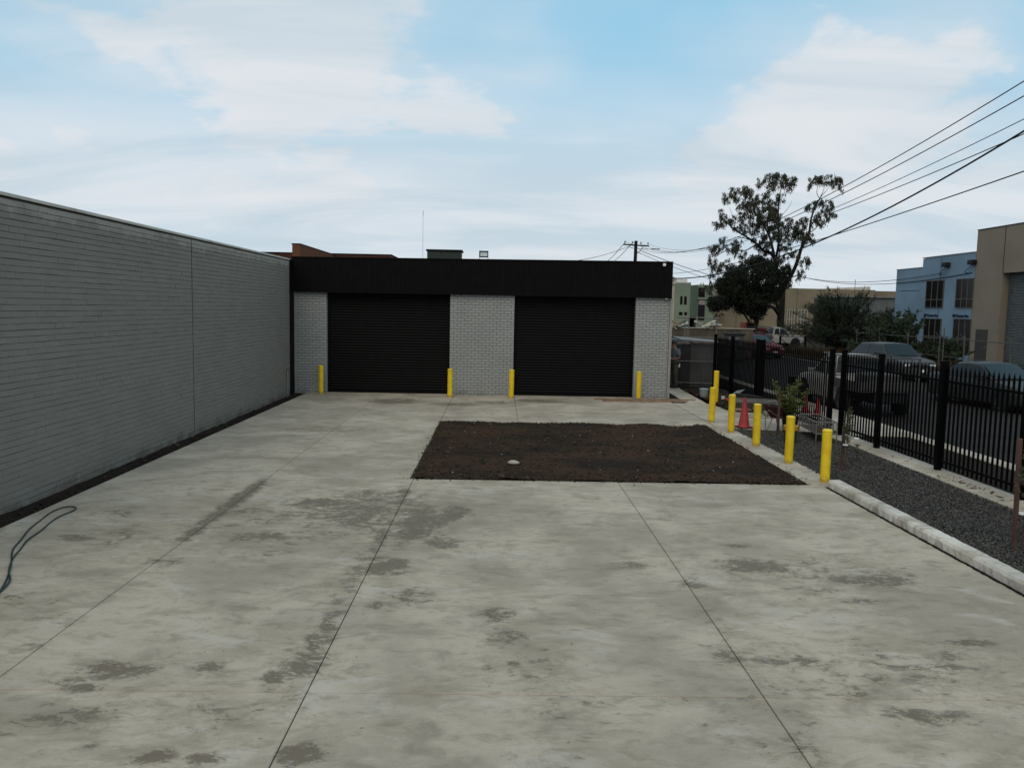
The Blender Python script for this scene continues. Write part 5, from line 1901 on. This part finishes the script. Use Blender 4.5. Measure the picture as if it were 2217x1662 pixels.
CL = [(850, 150, 120, 55), (800, 130, 90, 45), (920, 190, 70, 50), (780, 190, 60, 40), (680, 170, 40, 40), (960, 160, 40, 40), (500, 245, 100, 40), (420, 300, 70, 45), (560, 250, 60, 45), (360, 300, 25, 50), (600, 330, 100, 55),
      (660, 380, 90, 50), (540, 400, 80, 50), (740, 430, 100, 60), (780, 380, 60, 50), (640, 440, 80, 50), (330, 440, 30, 35), (330, 530, 65, 45), (400, 490, 60, 45), (460, 530, 60, 50), (540, 480, 60, 45), (580, 570, 90, 50),
      (690, 570, 90, 60), (770, 520, 80, 60), (650, 640, 80, 50), (840, 570, 80, 60), (880, 520, 60, 50), (960, 560, 55, 70), (1010, 620, 60, 60), (940, 640, 50, 40), (1060, 520, 55, 45), (1050, 600, 50, 60), (1240, 140, 110, 40), (1160, 140, 60, 40),
      (1320, 160, 70, 40), (1385, 190, 25, 50), (1100, 190, 25, 35), (1160, 360, 70, 45), (1110, 390, 40, 40), (1260, 380, 60, 55), (1300, 430, 35, 55), (1220, 460, 70, 50), (1170, 520, 60, 45), (1110, 640, 50, 40), (1090, 690, 60, 40),
      (340, 660, 25, 40), (330, 720, 50, 40), (260, 770, 60, 50), (430, 740, 60, 45), (500, 790, 60, 50), (470, 700, 50, 30), (250, 860, 35, 50), (300, 890, 45, 40), (390, 880, 60, 35), (250, 980, 22, 50), (230, 1070, 60, 35), (210, 1110, 50, 25), (300, 940, 40, 30),
      (740, 690, 60, 55), (670, 720, 50, 40), (800, 640, 60, 50), (900, 730, 55, 40), (850, 830, 40, 40), (930, 810, 40, 25), (980, 800, 30, 30), (1060, 870, 50, 40), (1090, 850, 25, 30), (1030, 970, 35, 35), (1000, 1000, 25, 20), (730, 300, 45, 60), (850, 300, 40, 60), (800, 450, 60, 60), (860, 640, 70, 50), (700, 500, 70, 50), (720, 780, 60, 30), (830, 740, 30, 30)]
LP, LD, LL = [], [], []
for x, y, rx, ry in CL:
    yo = rng.normal(0, 2.2)
    k = int(rx * ry / 7.2) + 50
    # several drooping sprays make up each clump
    ns = max(3, k // 30)
    for s in range(ns):
        a = rng.uniform(0, 2 * pi)
        rr = math.sqrt(rng.uniform(0, 1))
        sx_, sy_ = x + rx * rr * cos(a), y + ry * rr * sin(a)
        d_ = yo + rng.normal(0, .8)
        for q in range(30):
            p = E4(sx_ + rng.normal(0, 8.0), sy_ + rng.normal(0, 7) + abs(rng.normal(0, 14)), TY + d_ + rng.normal(0, .25))
            LP.append(p)
            LD.append((rng.normal(0, .35), rng.normal(0, .35), -1.0 + rng.normal(0, .35)))
LP, LD = np.array(LP), np.array(LD)
m_ = len(LP)
o = link('crown', leaf_mesh('crown', LP - np.array(euc.location), LD, rng.uniform(.14, .30, m_), rng.uniform(.042, .075, m_)), M_euc, euc)

DY = 71.0
dt = thing('dense_tree', 'dark dense rounded evergreen tree in front of the gum tree', 'tree', (0, 0, 0))
bp = E4(560, 1480, DY)
dt.location = (bp.x, DY, -.16)
b = MB()
b.tube([(bp.x + .4, DY, -.3), E4(640, 1400, DY), E4(600, 1300, DY), E4(560, 1180, DY)], [.25, .2, .17, .1], 7)
b.tube([E4(585, 1420, DY), E4(540, 1350, DY), E4(500, 1290, DY)], [.1, .08, .05], 6)
tk = b.build('trunk', M_bark, dt, True)
tk.location = -dt.location
CD = [(620, 1010, 230, 140), (500, 1100, 200, 130), (340, 1235, 120, 65), (280, 1250, 70, 55), (700, 930, 140, 95), (640, 880, 80, 60), (890, 970, 50, 65), (850, 1060, 80, 80), (600, 1210, 200, 80), (640, 1330, 70, 55), (450, 1000, 110, 80), (760, 1150, 110, 80), (420, 1160, 140, 90), (560, 1290, 110, 45), (690, 1290, 40, 50), (340, 1080, 60, 70)]
LP, LD = [], []
for x, y, rx, ry in CD:
    k = int(rx * ry / 52) + 45
    for s in range(k):
        v = rng.normal(size=3)
        v /= np.linalg.norm(v)
        rr = rng.uniform(.25, 1) ** .4 * (1 + .12 * sin(7 * v[0] + x) + .1 * sin(11 * v[2]))
        c_ = E4(x + rx * rr * v[0], y + ry * rr * v[2], DY + v[1] * rr * rx / 95.0)
        for q in range(11):
            LP.append(c_ + Vector(rng.normal(0, .11, 3)))
            LD.append(rng.normal(size=3) + np.array((0, 0, -.1)))
LP, LD = np.array(LP), np.array(LD)
m_ = len(LP)
link('crown', leaf_mesh('crown', LP - np.array(dt.location), LD, rng.uniform(.12, .24, m_), rng.uniform(.07, .12, m_)), M_dense, dt)


def frond_shrub(name, label, x, y, h, spread, nst, m_, leaf, upw=.6, z=-.1, flat=.75):
    o = thing(name, label, 'shrub', (x, y, z))
    b_ = MB()
    LP, LD = [], []
    for i in range(nst):
        a = random.uniform(0, 2 * pi)
        el = random.uniform(.12, 1.0)
        ln = h * random.uniform(.7, 1.05)
        dirv = Vector((cos(a) * spread * (1.1 - el * .75), sin(a) * spread * (1.1 - el * .75), h * el)).normalized() * ln
        p0 = Vector((random.gauss(0, .12), random.gauss(0, .12), 0))
        p1 = p0 + dirv * .55 + Vector((0, 0, .1 * ln))
        p2 = p0 + dirv + Vector((0, 0, -.02 * ln))
        b_.tube([p0, p1, p2], [.03, .02, .006], 5)
        for k in range(leaf[2]):
            t = random.uniform(.15, 1.02)
            q = p0.lerp(p1, t / .55) if t < .55 else p1.lerp(p2, (t - .55) / .45)
            LP.append(q + Vector(rng.normal(0, .05, 3)))
            dd = dirv.normalized() * upw + Vector(rng.normal(0, .55, 3))
            LD.append(dd)
    b_.build('stem', M_stem, o)
    k = len(LP)
    link('foliage', leaf_mesh('foliage', np.array(LP), np.array(LD), rng.uniform(leaf[0] * .6, leaf[0] * 1.3, k), rng.uniform(leaf[1] * .6, leaf[1] * 1.3, k)), m_, o)
    return o


frond_shrub('spiky_shrub', 'large dark spiky shrub in front of the grey shed', 27.3, 64, 4.9, 2.9, 130, M_needle, (.42, .06, 100), .9)
frond_shrub('leafy_bush', 'dark green bush in front of the blue office', 23.2, 46.5, 3.3, 2.2, 90, M_bush, (.22, .12, 90), .4)
frond_shrub('leafy_bush', 'lower dark bush trailing along the wire fence before the blue office', 25.3, 46.0, 2.0, 2.6, 70, M_bush, (.2, .1, 80), .4)
frond_shrub('roof_shrub', 'dark treetop showing over the roof of the green building', 23.6, 101, 6.6, 2.0, 40, M_needle, (.4, .15, 60), .4)

# dry grass tufts along the far verge
n = 3200
GP = np.stack([rng.uniform(20.1, 24.5, n), rng.uniform(33, 60, n), np.full(n, -.03)], -1)
GD = np.stack([rng.normal(0, .3, n), rng.normal(0, .3, n), np.ones(n)], -1)
stuff(link('dry_grass', leaf_mesh('dry_grass', GP, GD, rng.uniform(.25, .75, n), rng.uniform(.02, .05, n)), leafmat('dry_grass', (.03, .022, .011), (.085, .052, .024))))

# ================================================================== pole and overhead lines
M_pole = mat('pole_timber', (.02, .017, .015), .9, .1)
up_ = thing('utility_pole', 'dark timber power pole with a crossarm behind the warehouse roof', 'power pole', (12.6, 76, -.2))
MB().cyl((0, 0, 0), (.08, 0, 9.5), .2, .15, 10).build('pole', M_pole, up_)
MB().box(-1.2, 1.2, -.08, .02, 0, .12, Matrix.Translation((.08, -.18, 9.02)) @ Matrix.Rotation(rad(2.5), 4, 'Y')).build('crossarm', M_pole, up_)
for x in (-1.05, -.35, .42, 1.1):
    MB().lathe([(.03, 0), (.03, .1), (.07, .12), (.075, .2), (.04, .27)], 10, (.08 + x, -.2, 9.15 - .044 * x)).build('insulator', M_grey, up_)
b = MB().cyl((.1, -.1, 8.2), (.75, -.15, 8.95), .03, n=6).cyl((.1, -.1, 8.55), (.55, -.15, 8.3), .03, n=6).cyl((.1, -.1, 8.75), (-.6, -.15, 8.9), .025, n=6)
b.build('brace', M_pole, up_)
lm = MB().cyl((.1, -.1, 8.75), (2.0, -.2, 8.75), .025, n=6).build('lamp_arm', M_grey, up_)
MB().cbox(1.5, 2.3, -.3, -.1, 8.72, 8.82, .03).build('lamp_head', M_grey, lm)
M_wire = mat('wire', (.008, .008, .009), .7, .2)


def wire(label, x0, sx_, yr, co, y0, y1, r, n_=60):
    ys_ = np.concatenate([np.linspace(y0, 30, n_ // 2)[:-1], np.linspace(30, y1, n_ // 2)]) if y0 < 30 < y1 else np.linspace(y0, y1, n_)
    pts = [(x0 + sx_ * (y - yr), y, np.polyval(co, y)) for y in ys_]
    return tag(MB().tube(pts, r, 5).build('power_line', M_wire, None, True), label, 'power line', 'overhead lines')


wire('topmost overhead line crossing the upper right sky', 11.593, .02915, 76, [.00225, -.1723, 9.40766], 2, 75.9, .012)
wire('second overhead line from the top in the upper right sky', 12.29, .0403, 76, [.002, -.14599, 8.78948], 2, 75.9, .012)
wire('third overhead line from the top, thinner than those above it', 13.073, .05268, 76, [.00175, -.11759, 7.9834], 2, 75.9, .009)
wire('fourth overhead line from the top, crossing the thick cable near the edge', 13.727, .06313, 76, [.00143, -.0846, 7.2768], 2, 75.9, .011)
wire('thick black service cable running down to the warehouse corner', 6.047, -.15059, 28, [.01049, -.55247, 11.19993], 5, 28.6, .017)
wire('lowest overhead line at the right edge, below the thick cable', 13.013, .06852, 60, [.00074, -.05573, 6.29916], 2, 76, .014)


def span(a, b_, sag, r, label):
    a, b_ = Vector(a), Vector(b_)
    pts = []
    for t in np.linspace(0, 1, 24):
        p = a.lerp(b_, t)
        p.z -= 4 * sag * t * (1 - t)
        pts.append(p)
    return tag(MB().tube(pts, r, 5).build('power_line', M_wire, None, True), label, 'power line', 'overhead lines')


span((13.1, 75.9, 8.4), zx(1575, 606, 88), .15, .03, 'dark cable sloping from the pole down to the right, upper of the pair')
span((13.0, 75.9, 8.2), zx(1570, 612, 88), .25, .022, 'dark cable sloping from the pole down to the right, lower of the pair')
span((12.2, 75.9, 8.85), zx(1235, 566, 66), .2, .02, 'faint line from the pole sloping far left behind the fascia')
span((11.6, 75.9, 9.1), zx(1308, 570, 120), .2, .03, 'faint line leaving the left end of the crossarm downwards')
span((12.3, 75.9, 9.1), zx(1322, 570, 120), .2, .03, 'faint line leaving the crossarm left of the pole downwards')
span(zx(2042, 591, 54), zx(1738, 600, 80), .55, .022, 'service line from the left vent hood of the blue office')
span(zx(2105, 590, 51), zx(1735, 599, 80), .75, .022, 'service line from the right vent hood of the blue office')
tm = thing('thin_mast', 'thin mast standing above the long beige warehouse roof', 'mast', zx(1850, 640, 95))
MB().cyl((0, 0, -.5), (0, 0, 1.9), .03, n=6).build('mast', M_pole, tm)
